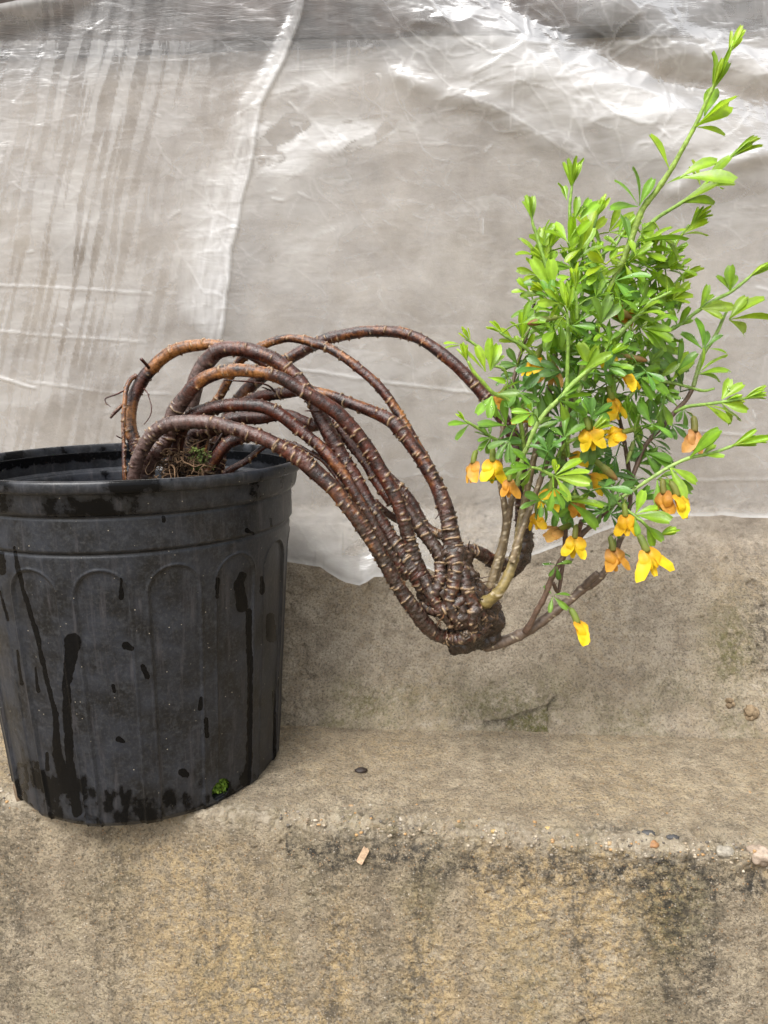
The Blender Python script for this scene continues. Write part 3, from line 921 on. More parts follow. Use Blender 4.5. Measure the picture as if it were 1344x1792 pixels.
def root(pts, dens=1.0, M=20, name='root', rough=1.0):
    """pts rows: u, v, Y, radius px, tone (-1 grey, 0 dark red, 1 golden)"""
    rows = []
    for u, v, Yd, r, tone in pts:
        p = at(u, v, Yd)
        rows.append((*p, 0.90 * r * mpp(p), tone, v))
    C, s = spline(rows, 0.00055)
    P_, R_, tone, vv = C[:, :3], C[:, 3], C[:, 4], C[:, 5]
    n = len(P_)
    th = np.linspace(0, 2 * math.pi, M, endpoint=False)
    S, TH = np.meshgrid(s, th, indexing='ij')
    sd = random.uniform(0, 90)
    cx, cy = np.cos(TH), np.sin(TH)
    k = rough
    disp = 0.13 * fbm(cx * 0.6 + sd, cy * 0.6, S * 38, 2) + 0.05 * k * fbm(cx * 1.6 + sd, cy * 1.6, S * 260, 3) + 0.028 * k * pn(cx * 0.5, cy * 0.5 + sd, S * 620)
    old = sstep(800, 960, vv)[:, None]                       # scaly bark near the stump
    disp = disp + old * 0.20 * fbm(cx * 2.5 + sd, cy * 2.5, S * 420, 3, 0.6)
    len_m = np.zeros_like(S)
    L = s[-1]
    cnt = int(L / 0.0040 * dens)
    for _ in range(cnt + int(cnt * 1.2)):
        s0 = random.uniform(0, L)
        if _ >= cnt and np.interp(s0, s, vv) < 740:
            continue
        t0 = random.uniform(0, 2 * math.pi)
        aw = random.choice([random.uniform(0.14, 0.34)] * 6 + [random.uniform(0.5, 1.2)] * 2)
        sw = random.uniform(0.0004, 0.0009)
        i0, i1 = np.searchsorted(s, [s0 - 0.004, s0 + 0.004])
        dt = (th[None] - t0 + math.pi) % (2 * math.pi) - math.pi
        ds = (S[i0:i1] - s0 + 0.0006 * np.sin(dt * 3 + s0 * 900)) / sw
        b = np.exp(-(ds ** 2)) * sstep(1.15, 0.75, np.abs(dt) / aw)
        len_m[i0:i1] = np.maximum(len_m[i0:i1], b)
    rad = R_[:, None] * (1 + disp) + len_m * (0.0008 + 0.10 * R_[:, None])
    V, F = tube(P_, rad, M)
    pat = fbm(cx * 0.9 + sd + 3, cy * 0.9, S * 60, 3)[..., None]
    fine = fbm(cx * 1.5 + sd, cy * 1.5, S * 500, 2)[..., None]
    peel = np.clip(pn(cx * 0.7 + sd, cy * 0.7, S * 800) * 2.6 - 0.2 + 0.5 * np.clip(-tone, 0, 1)[:, None] * pn(cx * 0.4, cy * 0.4 + sd, S * 1500), 0, 1)[..., None]
    t3 = tone[:, None, None]
    basec = DARK + (RED - DARK) * np.clip(0.55 + 1.3 * pat + 0.5 * fine, 0, 1)
    goldw = np.clip(np.clip(t3, 0, 1) * 1.3 + 1.7 * pat + 0.6 * fine - 0.42, 0, 1) * (t3 > 0.01)
    greyw = np.clip(np.clip(-t3, 0, 1) * 1.3 + 1.0 * pat - 0.35 + 1.3 * fine, 0, 1) * (t3 < -0.01)
    c = basec + (GOLD - basec) * goldw
    c = c + (GREY - c) * greyw
    c = c + (np.array((0.055, 0.040, 0.029)) - c) * (old * np.clip(0.55 + 1.5 * pn(cx * 2 + sd, cy * 2, S * 300), 0, 0.9))[..., None]
    c = c * (1 - 0.6 * peel)
    dips = np.clip(-disp * 6 - 0.25, 0, 0.8)[..., None]
    c = c * (1 - dips * 0.75)  # darker in the dips of the bark
    c = c + (LENT * (0.7 + 0.5 * RNG.random(c.shape[:2] + (1,))) - c) * np.clip(len_m * 1.5 - 0.35, 0, 0.9)[..., None]
    return mesh_obj(name, V, F, M_BARK, plant, colors=np.clip(c, 0.004, 1).reshape(-1, 3))

ROOTS = [
    # left golden loop, passing behind the thick arch and down to the stump
    [(246, 835, .60, 12, 0), (243, 800, .602, 12, 0), (237, 778, .605, 12, 0), (230, 757, .607, 12.5, .9), (228, 730, .61, 12, 1), (232, 700, .613, 12, .4), (242, 677, .615, 12.5, .2), (253, 658, .615, 12.5, .2),
     (269, 641, .615, 12, .8), (288, 624, .615, 12, .9), (312, 611, .613, 12, .9), (341, 605, .612, 11.5, 1), (372, 603, .61, 10, 1), (405, 608, .61, 10, .8), (440, 622, .61, 10, .5), (500, 660, .605, 11, 0),
     (560, 712, .60, 11, 0), (620, 772, .585, 11, 0), (655, 812, .575, 11, 0), (687, 843, .567, 11, 0), (706, 862, .565, 11, 0), (721, 881, .563, 10.5, 0), (733, 902, .562, 10, 0), (745, 920, .56, 9, .3), (762, 932, .558, 9, .4), (782, 940, .556, 9, .2)],
    # thick arch, grey at its foot
    [(318, 845, .585, 16, -.8), (322, 800, .587, 16, -.8), (327, 760, .59, 16, -.8), (330, 726, .59, 16, -1), (335, 700, .59, 16, -1), (343, 668, .588, 16, -1), (354, 643, .586, 16, -1), (366, 629, .584, 16, -.6), (381, 615, .582, 15.5, -.2),
     (406, 610, .58, 15, 0), (438, 614, .578, 15, .15), (471, 625, .575, 14.5, .1), (496, 641, .573, 14, .1), (520, 661, .57, 14, 0), (540, 688, .566, 13.5, 0), (556, 718, .562, 14, -.2), (579, 764, .558, 15, -.4), (599, 801, .556, 15, -.3),
     (617, 831, .553, 15, -.1), (635, 864, .55, 15, 0), (650, 889, .547, 15, 0), (666, 914, .545, 15.5, 0), (684, 943, .543, 16, 0), (701, 968, .541, 17, 0), (718, 990, .54, 18, 0), (735, 1012, .54, 20, 0), (752, 1036, .54, 22, 0)],
    # second arch in front of it
    [(250, 842, .562, 17, -1), (253, 826, .562, 17, -1), (262, 806, .561, 17, -.8), (275, 788, .56, 17, -.7), (289, 768, .562, 16, -.5), (298, 745, .562, 16, -.8), (305, 722, .56, 15.5, -1), (316, 705, .558, 15, -1), (326, 692, .556, 14.5, -.6),
     (338, 677, .554, 14, -.1), (356, 663, .552, 13.5, .5), (380, 653, .55, 13, .8), (406, 648, .549, 13, .8), (438, 649, .548, 12.5, .8), (471, 655, .548, 12.5, .5), (496, 664, .548, 12.5, .3), (521, 679, .548, 13, .1), (552, 697, .548, 14, 0), (572, 709, .548, 14, 0),
     (594, 726, .548, 14, 0), (619, 753, .548, 14, 0), (640, 780, .548, 14, 0), (657, 808, .547, 14, 0), (675, 838, .545, 14, 0), (690, 866, .543, 14, 0), (702, 898, .541, 13, 0), (711, 928, .54, 13, 0), (720, 960, .54, 13, 0), (731, 990, .54, 14, 0), (742, 1012, .54, 14, 0)],
    # long middle root crossing to the right
    [(378, 845, .612, 11, 0), (388, 790, .615, 11, 0), (398, 745, .615, 11, 0), (415, 716, .612, 11, 0), (432, 703, .608, 11, 0), (455, 694, .604, 11, 0), (480, 690, .600, 11.5, 0), (505, 687, .597, 11, 0), (535, 684, .594, 11, .3), (567, 690, .59, 11, .7), (590, 697, .588, 11, .3),
     (612, 705, .585, 11.5, .2), (648, 719, .58, 12, .2), (680, 734, .575, 13, -.2), (701, 753, .572, 14, 0), (718, 776, .569, 14, .1), (736, 801, .566, 14, .3), (752, 828, .562, 14, .2), (764, 850, .56, 15, 0), (773, 872, .557, 16, -.2), (781, 896, .554, 16, -.3), (787, 922, .552, 17, -.3), (792, 950, .55, 19, -.3), (797, 975, .548, 22, 0)],
    # dark arch just under the front one
    [(300, 846, .575, 13, 0), (305, 800, .575, 13, 0), (315, 758, .572, 13, -.3), (330, 735, .566, 13, -.4), (346, 723, .562, 13, -.3), (366, 716, .559, 13, -.2), (397, 710, .556, 13, 0), (430, 709, .554, 12.5, 0), (462, 713, .552, 12.5, 0), (488, 724, .55, 12.5, 0), (512, 742, .549, 12.5, 0),
     (536, 762, .547, 12, 0), (560, 782, .545, 12, .1), (581, 803, .542, 12, .1), (599, 826, .54, 11.5, .2), (612, 848, .538, 11, .2), (626, 872, .536, 10.5, .2), (643, 900, .535, 10, .1), (659, 928, .534, 10, .1), (677, 960, .535, 11, 0), (697, 988, .537, 12, 0), (715, 1008, .539, 13, 0)],
    # frontmost grey purple root bending over the rim down to the bottom of the stump
    [(232, 842, .548, 12, -1), (236, 822, .547, 12, -.9), (240, 806, .546, 13, -.9), (247, 790, .545, 13, -1), (257, 773, .543, 13.5, -1), (271, 756, .541, 14, -.9), (291, 744, .539, 14, -.8), (318, 739, .537, 14, -.8), (348, 738, .535, 14, -.8), (376, 741, .533, 14, -.7), (406, 749, .531, 14, -.6), (438, 759, .529, 14, -.4),
     (471, 772, .527, 14, -.2), (504, 790, .525, 15, 0), (528, 805, .524, 16, -.2), (548, 822, .523, 16, -.2), (566, 838, .522, 15.5, 0), (586, 857, .521, 15, .2), (603, 880, .52, 15, .1), (622, 903, .519, 15, .3), (641, 931, .519, 14.5, .3), (659, 960, .519, 14, .2), (677, 991, .52, 14, .2), (694, 1021, .521, 14.5, .1),
     (709, 1045, .522, 15, .1), (727, 1070, .524, 15, 0), (745, 1093, .527, 15, 0), (764, 1110, .531, 14, 0), (784, 1118, .535, 13, 0)],
    # ringed root lying under the front one
    [(336, 845, .592, 15, -.4), (334, 805, .592, 15, -.4), (330, 775, .59, 15, -.5), (341, 757, .588, 15, -.6), (360, 753, .586, 15, -.5), (380, 747, .584, 14, -.2), (402, 735, .582, 13.5, -.3), (430, 731, .58, 13.5, -.2), (456, 731, .578, 12.5, -.2), (482, 727, .576, 11, 0), (505, 727, .575, 11.5, 0), (528, 737, .573, 12, 0),
     (548, 745, .572, 12, 0), (566, 738, .574, 11, 0), (583, 737, .573, 10, -.3), (599, 757, .57, 11, -.2), (615, 777, .567, 11, -.4), (631, 796, .564, 11, -.4), (644, 815, .56, 11, 0), (656, 836, .556, 11, 0), (672, 858, .552, 12, 0), (688, 880, .548, 12, 0)],
    # the high outer arch that ends in a second stub behind the foliage
    [(360, 845, .64, 12, .2), (368, 800, .642, 12, .2), (384, 760, .643, 12, .2), (402, 726, .643, 12.5, .2), (418, 701, .642, 13, .3), (437, 678, .641, 13, .35), (455, 661, .64, 13, .2), (478, 645, .639, 12, .3), (500, 631, .638, 11.5, .6), (522, 618, .637, 12, .1), (545, 605, .636, 12, -.1), (568, 595, .635, 11.5, .1),
     (590, 589, .634, 11, .35), (620, 583, .632, 11, .3), (645, 580, .63, 11, .35), (680, 580, .627, 11, .3), (705, 583, .624, 11, .3), (727, 590, .621, 11, .2), (745, 599, .618, 11, .25), (763, 611, .615, 11.5, .1), (792, 634, .61, 12, 0), (822, 663, .605, 12.5, 0), (848, 692, .60, 13, 0), (872, 722, .595, 13, 0), (893, 752, .59, 13, 0),
     (904, 788, .586, 13.5, 0), (911, 830, .582, 14, 0), (914, 872, .58, 15, 0), (916, 915, .578, 16, 0), (916, 945, .577, 17, 0)],
    # short thick loop between the two stubs
    [(908, 992, .574, 13, 0), (888, 991, .571, 14, .1), (868, 985, .567, 14, .15), (848, 973, .562, 13.5, 0), (826, 964, .556, 13, -.2), (807, 971, .55, 13, -.2), (798, 988, .546, 13, -.1), (796, 1008, .543, 13, 0)],
    # slim golden arch
    [(352, 845, .63, 8.5, .4), (356, 790, .632, 8.5, .5), (364, 740, .634, 8.5, .7), (374, 709, .633, 8.5, .8), (386, 691, .632, 8.5, .8), (397, 670, .63, 8.5, .6), (410, 646, .627, 8.5, .6), (424, 627, .624, 8.5, .5), (440, 615, .622, 8, .4), (459, 605, .619, 8, .7), (480, 597, .616, 8, .7), (505, 592, .613, 8, .7), (536, 596, .61, 9, .6),
     (553, 602, .608, 9.5, .3), (568, 606, .606, 9, .6), (598, 623, .601, 9, .6), (628, 645, .597, 9.5, .1), (658, 671, .592, 9.5, .2), (680, 697, .588, 9.5, .1), (699, 727, .584, 9.5, .7), (715, 753, .58, 9.5, .4), (730, 779, .577, 9, .2), (750, 812, .573, 9, 0), (768, 850, .568, 9, 0), (780, 890, .563, 9, 0), (788, 930, .558, 10, 0)],
    # smooth purple root between the strands
    [(640, 800, .575, 9, 0), (665, 828, .57, 10, 0), (688, 853, .562, 11, -.2), (708, 886, .556, 12, -.4), (726, 911, .553, 12.5, -.4), (743, 934, .551, 12.5, -.4), (760, 956, .549, 13, -.3), (772, 975, .547, 15, 0), (785, 1000, .545, 15, 0)],
    # short roots in the pot
    [(356, 842, .57, 12, .2), (360, 829, .569, 12, .3), (373, 809, .568, 12, .35), (386, 790, .567, 12, .1), (399, 775, .568, 12, -.2), (420, 767, .572, 11, 0), (445, 762, .58, 9, 0)],
    [(362, 842, .60, 6, .3), (366, 808, .60, 6, .3), (381, 780, .598, 7, .1), (393, 762, .595, 8, 0), (405, 745, .59, 8, 0)],
    [(340, 842, .61, 10, .5), (344, 800, .61, 10, .6), (350, 778, .61, 10, .3), (356, 758, .608, 10, 0)],
    [(388, 842, .585, 6, -.2), (394, 828, .585, 6, -.2), (414, 816, .586, 6.5, -.3), (433, 805, .588, 6.5, 0), (447, 793, .589, 5.5, .2), (462, 782, .59, 5, 0), (480, 770, .592, 4, 0)],
    # thin hanging root on the left with its twiglets
    [(219, 842, .585, 4.5, .5), (218, 829, .585, 4.5, .4), (217, 806, .587, 3.8, .3), (217, 783, .59, 4, .3), (216, 760, .593, 3.8, .6), (216, 736, .596, 4, .6), (218, 705, .60, 4.3, .7), (221, 680, .605, 4.5, .5), (229, 664, .611, 4.5, .4), (240, 657, .614, 4, 0)],
    [(560, 803, .55, 4, .2), (528, 783, .552, 4, .4), (510, 776, .556, 4, .3), (495, 772, .56, 3.5, .2)],
    [(545, 790, .553, 4.5, .2), (567, 807, .55, 5, .1), (582, 825, .547, 5, 0), (599, 848, .543, 5, 0), (622, 880, .54, 5, 0)],
    [(655, 878, .552, 7, -.2), (673, 894, .556, 7, -.2), (692, 908, .56, 7, -.1), (712, 918, .562, 6, 0)],
]
DENS = [1.0, 1.0, 0.9, 1.1, 0.9, 0.9, 1.2, 1.3, 1.2, 1.2, 0.9, 0.9, 0.8, 0.6, 1.0, 1.0, 0.9, 0.9, 0.8]
for r_, dn in zip(ROOTS, DENS):
    root(r_, dn, 20 if r_[1][3] > 6 else 12, rough=1.0)
for r_ in [   # root flares running down over the stump
        [(742, 1008, .533, 13, 0), (752, 1034, .529, 12, 0), (764, 1058, .526, 11, 0), (779, 1080, .525, 9, 0), (792, 1098, .527, 6, 0)],
        [(794, 968, .534, 15, 0), (797, 995, .529, 15, -.3), (794, 1022, .525, 14, 0), (786, 1048, .523, 12, 0), (792, 1074, .522, 10, 0), (806, 1096, .522, 7, 0)],
        [(806, 985, .534, 13, 0), (812, 1012, .528, 14, -.2), (818, 1038, .525, 14, 0), (832, 1062, .524, 12, 0), (846, 1084, .528, 9, 0), (852, 1104, .534, 6, 0)],
        [(770, 985, .536, 12, 0), (771, 1012, .531, 12, 0), (762, 1038, .528, 11, 0), (750, 1056, .53, 9, 0)],
        [(742, 1062, .535, 11, 0), (762, 1068, .528, 12, 0), (786, 1062, .524, 12, 0), (806, 1050, .524, 10, 0), (822, 1034, .528, 7, 0)],
        [(784, 1118, .533, 11, 0), (802, 1118, .526, 12, 0), (822, 1112, .524, 12, 0), (842, 1102, .528, 10, 0), (858, 1086, .535, 7, 0)],
        [(834, 1062, .522, 12, -.2), (828, 1076, .520, 11, 0), (826, 1094, .521, 9, 0), (832, 1112, .527, 6, 0)]]:
    root(r_, 1.4, 18, rough=2.2)
SMALL = [
    [(217, 683, .603, 2.0, .1), (206, 689, .60, 1.8, 0), (192, 694, .597, 1.6, 0), (184, 698, .595, 1.4, 0), (186, 705, .594, 1.0, 0), (194, 712, .593, .8, 0)],
    [(214, 708, .60, 3.6, .5), (206, 717, .598, 3.6, .5), (199, 724, .597, 3.2, .3), (193, 732, .596, 2.0, 0)],
    [(262, 645, .612, 3.4, 0), (256, 638, .607, 3.2, 0), (247, 628, .602, 3.4, 0)],
    [(252, 680, .605, 1.3, 0), (258, 688, .60, 1.2, 0), (262, 700, .598, 1.1, 0), (265, 712, .596, 1.1, 0), (264, 724, .595, 1.0, 0), (259, 734, .594, .9, 0), (252, 743, .593, .7, 0)],
    [(479, 684, .595, 2.6, .3), (474, 678, .59, 2.2, .3), (465, 673, .586, 1.8, 0), (451, 670, .583, 1.8, 0), (436, 668, .58, 1.7, 0), (422, 667, .577, 1.7, 0), (406, 666, .575, 1.5, .2), (391, 665, .573, 1.3, .2)],
    [(474, 684, .592, 1.5, 0), (466, 680, .588, 1.5, 0), (459, 678, .585, 1.1, 0)],
    [(560, 719, .556, 2.2, 0), (552, 720, .552, 1.8, 0), (541, 719, .548, 1.3, 0), (534, 719, .546, .9, 0)],
    [(772, 892, .55, 1.6, 0), (768, 900, .545, 1.4, 0), (762, 908, .542, .9, 0)],
    [(820, 962, .55, 1.6, 0), (820, 954, .547, 1.3, 0), (822, 947, .545, .8, 0)],
    [(817, 1010, .535, 1.0, 0), (832, 1012, .532, .9, 0), (845, 1011, .53, .8, 0), (858, 1008, .529, .6, 0)],
    [(766, 1094, .525, 1.4, .9), (770, 1086, .522, 1.3, .9), (776, 1078, .521, 1.2, .9), (779, 1070, .521, .9, .9)],
    [(218, 768, .592, 1.4, 0), (210, 766, .589, 1.3, 0), (203, 762, .587, 1.0, 0)],
    [(480, 770, .53, 1.0, 0), (476, 763, .527, .9, 0), (472, 757, .526, .6, 0)],
]
for r_ in SMALL:
    root(r_, 0.3, 8, 'rootlet', 0.7)

# stump: lumps grown together, then gnarled
def stump(name, balls, vox, amp, seed):
    bm = bmesh.new()
    for (u, v, Yd, r) in balls:
        p = at(u, v, Yd)
        bmesh.ops.create_icosphere(bm, subdivisions=3, radius=r * mpp(p), matrix=Matrix.Translation(Vector(p)))
    me = bpy.data.meshes.new('tmp')
    bm.to_mesh(me)
    bm.free()
    o = bpy.data.objects.new('tmp', me)
    COL.objects.link(o)
    md = o.modifiers.new('r', 'REMESH')
    md.mode, md.voxel_size = 'VOXEL', vox
    md2 = o.modifiers.new('s', 'SMOOTH')
    md2.iterations = 4
    dg = bpy.context.evaluated_depsgraph_get()
    ev = o.evaluated_get(dg).to_mesh()
    V = np.array([v.co[:] for v in ev.vertices])
    Nn = np.array([v.normal[:] for v in ev.vertices])
    F = [list(p.vertices) for p in ev.polygons]
    bpy.data.objects.remove(o)
    a, b, c = V[:, 0], V[:, 1], V[:, 2]
    big = 1.7 * fbm(a * 55 + seed, b * 55, c * 55, 3)
    rg = ridged(a * 130 + seed + 40 * c, b * 130, c * 60, 3) - 0.9
    fn = fbm(a * 420, b * 420 + seed, c * 420, 3)
    fz = ridged(a * 420 + seed, b * 420, c * 260, 3) - 0.9
    ringz = np.sin((c + 0.002 * big) * 1500) * sstep(0.172, 0.182, c) * sstep(0.205, 0.196, c) * 0.35
    fz = fz + ringz
    dsp = amp * (1.15 * big + 0.55 * rg + 0.22 * fn + 0.22 * fz)
    V2 = V + Nn * dsp[:, None]
    k = (np.clip(0.25 + rg * 0.8 + fn * 0.7 + fz * 0.8, 0, 1) * (0.45 + 0.55 * sstep(0.10, 0.17, c)))[:, None]
    cc = np.array((0.006, 0.0042, 0.0036)) * (1 - k) + np.array((0.050, 0.028, 0.017)) * k
    oc = sstep(0.32, 0.5, fbm(a * 150 + 9, b * 150, c * 150 + seed, 3))[:, None]
    cc = cc * (1 - oc) + np.array((0.13, 0.075, 0.040)) * oc
    return mesh_obj(name, V2, F, M_BARK, plant, colors=cc)
stump('stump', [(784, 976, .547, 20), (800, 985, .545, 28), (804, 1010, .542, 31), (800, 1035, .54, 36), (812, 1050, .541, 40), (782, 1050, .54, 32), (762, 1052, .54, 24), (748, 1058, .54, 15), (830, 1062, .543, 40), (846, 1085, .545, 31), (822, 1098, .54, 36),
                (805, 1112, .537, 24), (855, 1106, .548, 18), (843, 1118, .546, 15), (801, 1129, .537, 11), (797, 1136, .537, 6), (868, 1062, .552, 9), (744, 1040, .54, 12), (836, 1126, .544, 9), (820, 1082, .536, 36), (812, 1070, .534, 30), (818, 1100, .533, 18), (780, 1030, .537, 26), (862, 1076, .55, 14)], 0.0010, 0.0034, 3.0)
stump('burl', [(916, 938, .577, 15), (916, 956, .577, 18), (912, 974, .576, 18), (904, 990, .575, 15), (897, 1005, .575, 8)], 0.0014, 0.0020, 8.0)
for (u, v, Yd, r) in [(815, 1110, .517, 9)]:       # sawn knots
    p = at(u, v, Yd)
    a = np.linspace(0, 2 * math.pi, 28, endpoint=False)
    rr = np.linspace(1, 0.05, 7)
    A, Rr = np.meshgrid(a, rr)
    rad = r * mpp(p) * Rr * (1 + 0.2 * fbm(np.cos(A) * 1.5, np.sin(A) * 1.5, Rr * 3, 2))
    V = np.stack([p[0] + rad * np.cos(A), p[1] - 0.0022 * fbm(np.cos(A) * 2, np.sin(A) * 2, Rr * 5, 3) + 0.001 * np.cos(Rr * 9) - 0.001 * (1 - Rr), p[2] + rad * np.sin(A)], -1)
    kk = np.clip(0.4 + 1.2 * fbm(np.cos(A) * 2, np.sin(A) * 2, Rr * 5 + 3, 3), 0, 1)[..., None]
    mesh_obj('knot', V, grid_faces(7, 28, True), M_BARK, plant, colors=np.array((0.04, 0.028, 0.02)) * (1 - kk) + np.array((0.20, 0.14, 0.09)) * kk)

# torn bark shreds and hair roots standing off the stump
mb = MB()
for k in range(90):
    a = random.uniform(0, 2 * math.pi)
    u, v = 808 + 58 * math.cos(a) * random.uniform(.5, 1.0), 1058 + 72 * math.sin(a) * random.uniform(.3, 1.0)
    p = at(u, v, random.uniform(.520, .545))
    dv = np.array([math.cos(a), -0.7, -math.sin(a)]) + RNG.normal(size=3) * 0.8
    pts = [p]
    for j in range(4):
        dv = dv + RNG.normal(size=3) * 0.6
        dv /= np.linalg.norm(dv)
        pts.append(pts[-1] + dv * random.uniform(0.001, 0.0035))
    C, _ = spline([tuple(x) + (0,) for x in pts], 0.001)
    V, F = tube(C[:, :3], np.linspace(random.uniform(.0003, .0008), .0001, len(C)), 5)
    mb.add(V, F, np.array((0.06, 0.038, 0.024)) * random.uniform(0.3, 2.2))
tag(mb.build('bark_shreds', M_SOIL, plant), kind='stuff')

# fibrous roots tangled on the soil
mb = MB()
for k in range(150):
    u, v, Yd = random.gauss(318, 26), random.uniform(788, 842), random.uniform(.55, .61)
    p = at(u, v, Yd)
    dv = RNG.normal(size=3) * np.array([1, .7, .6])
    pts = [p]
    for j in range(5):
        dv = dv + RNG.normal(size=3) * 0.7
        dv /= np.linalg.norm(dv)
        pts.append(pts[-1] + dv * random.uniform(0.003, 0.008))
    C, _ = spline([tuple(x) + (0,) for x in pts], 0.002)
    V, F = tube(C[:, :3], np.linspace(random.uniform(.0004, .0010), .0002, len(C)), 5)
    mb.add(V, F, np.array((0.10, 0.062, 0.036)) * random.uniform(0.4, 1.8))
tag(mb.build('fibrous_roots', M_SOIL, plant), kind='stuff')
tag(moss_clump('soil_moss', at(352, 808, .566), 0.011, 130, plant, colr=((0.06, 0.09, 0.02), (0.16, 0.20, 0.05))), kind='stuff')

# ------------------------------------------------------------------ stems
WOOD, OLIVE, GREEN, PALE = (0.105, 0.072, 0.050), (0.19, 0.145, 0.045), (0.20, 0.33, 0.055), (0.30, 0.42, 0.13)
STEMS = {}

def stem(key, pts, col0, col1=None, M=10, nodes=True, dots=False):
    rows = []
    for u, v, Yd, r in pts:
        p = at(u, v, Yd)
        rows.append((*p, r * mpp(p), 0))
    C, s = spline(rows, 0.0014)
    n = len(C)
    t = np.linspace(0, 1, n)
    rr = C[:, 3] * (1 + 0.06 * pn(t * 60, len(STEMS) * 3.1))
    if nodes:
        for k in range(int(s[-1] / 0.012)):
            s0 = (k + random.uniform(0.2, 0.8)) * 0.012
            rr = rr * (1 + 0.16 * np.exp(-((s - s0) / 0.0013) ** 2))
    V, F = tube(C[:, :3], rr, M)
    c0, c1 = np.array(col0), np.array(col1 or col0)
    cc = (c0[None] + (c1 - c0)[None] * t[:, None])[:, None] * (0.75 + 0.5 * RNG.random((n, M, 1)))
    if dots:
        dt = RNG.random((n, M, 1)) < 0.05
        cc = np.where(dt, np.array((0.45, 0.38, 0.26)), cc)
    mesh_obj('branch', V, F, M_STEM, plant, colors=cc.reshape(-1, 3))
    uu, vv = proj(C[:, :3])
    STEMS[key] = (C[:, :3], uu, vv, s)

stem('b1', [(826, 1058, .55, 9), (840, 1058, .534, 11), (850, 1054, .525, 11), (862, 1046, .522, 10), (875, 1033, .52, 9.5), (887, 1012, .522, 9), (896, 990, .526, 8.5), (903, 966, .53, 8), (908, 938, .535, 7.5), (913, 905, .54, 7), (922, 860, .545, 6), (935, 800, .55, 5.5), (955, 730, .555, 5), (965, 660, .56, 4.5), (975, 600, .565, 4)], OLIVE, WOOD, 12, dots=True)
stem('b1b', [(896, 985, .522, 6), (906, 950, .525, 6), (918, 915, .53, 5.5), (935, 870, .535, 5), (960, 800, .54, 5), (985, 740, .545, 4.5), (1005, 690, .55, 4.5), (1030, 640, .56, 4), (1050, 600, .565, 4)], (0.15, 0.11, 0.06), WOOD, 10, dots=True)
stem('b2', [(856, 1035, .55, 8), (862, 1010, .552, 7.5), (871, 980, .555, 7), (880, 948, .558, 7), (886, 918, .56, 7), (882, 878, .562, 5.5), (876, 850, .565, 5), (875, 815, .57, 4.5), (877, 770, .575, 4), (888, 710, .58, 3.5), (905, 640, .585, 3.2), (925, 575, .59, 3), (935, 530, .59, 2.6)], (0.16, 0.12, 0.065), (0.10, 0.06, 0.04), 10, dots=True)
stem('b2b', [(866, 1020, .556, 6), (880, 965, .558, 6), (889, 915, .56, 6), (896, 872, .558, 5), (905, 850, .556, 5), (917, 790, .555, 4), (921, 740, .555, 3.6)], (0.15, 0.11, 0.06), WOOD, 10, dots=True)
stem('b3', [(838, 1122, .55, 11), (856, 1129, .549, 11), (884, 1122, .548, 10), (905, 1113, .548, 9.5), (923, 1104, .548, 9), (945, 1090, .548, 8.5), (972, 1069, .548, 8), (1000, 1048, .549, 7.5), (1020, 1030, .55, 8), (1043, 1017, .552, 7), (1060, 997, .554, 6), (1075, 967, .558, 5.5), (1088, 938, .562, 5), (1096, 910, .565, 4.6), (1103, 870, .57, 4.2), (1100, 820, .575, 3.8), (1090, 760, .58, 3.4), (1075, 690, .585, 3.2), (1070, 620, .59, 3)], (0.125, 0.09, 0.065), (0.10, 0.055, 0.035), 12, dots=True)
stem('b3stub', [(1022, 1028, .549, 7), (1034, 1014, .545, 6.2), (1046, 1003, .542, 6)], (0.11, 0.08, 0.06), None, 12)
stem('b4', [(920, 1106, .545, 7), (929, 1090, .542, 5.5), (940, 1068, .54, 5), (952, 1047, .538, 5), (962, 1020, .537, 5), (972, 998, .536, 5), (993, 963, .535, 5), (1010, 942, .535, 6), (1033, 921, .537, 4.5), (1055, 900, .54, 4.5), (1079, 878, .543, 4.3), (1096, 861, .547, 4.2), (1107, 834, .55, 4), (1117, 807, .553, 4), (1126, 785, .556, 4), (1141, 765, .56, 4), (1164, 741, .565, 4), (1182, 720, .57, 4), (1201, 699, .574, 4), (1213, 678, .578, 4)], (0.105, 0.065, 0.045), (0.11, 0.065, 0.04), 10)
stem('b4stub', [(1008, 944, .535, 6), (1013, 928, .531, 4.6), (1018, 911, .528, 4.4)], (0.10, 0.055, 0.04), None, 10)
stem('b4c', [(968, 1020, .545, 3.5), (977, 1036, .548, 3), (983, 1000, .55, 3.5), (988, 960, .553, 4), (990, 920, .556, 4.2), (991, 880, .56, 4), (990, 820, .565, 3.6), (985, 760, .57, 3.2), (982, 700, .575, 3)], (0.105, 0.065, 0.045), (0.09, 0.05, 0.035), 10)
stem('s_top', [(962, 880, .555, 5), (985, 800, .552, 5), (1003, 715, .549, 5), (1018, 650, .547, 5.5), (1036, 595, .545, 5.5), (1054, 549, .543, 5.5), (1071, 497, .54, 5.5), (1088, 460, .538, 5.5), (1105, 418, .536, 5.5), (1124, 367, .533, 5.5), (1149, 334, .53, 5), (1174, 297, .527, 4.6), (1196, 258, .524, 4), (1216, 221, .522, 3.6), (1243, 163, .519, 3.2), (1258, 134, .518, 2.8), (1275, 92, .517, 2.4)], (0.17, 0.19, 0.06), (0.23, 0.36, 0.05))
stem('s_r1', [(1092, 478, .545, 3.2), (1108, 440, .548, 3.2), (1130, 402, .55, 3.2), (1151, 381, .552, 3.2), (1186, 359, .554, 3.2), (1208, 344, .555, 3), (1230, 326, .556, 3), (1248, 304, .558, 2.8), (1268, 286, .56, 2.6), (1290, 262, .562, 2)], GREEN)
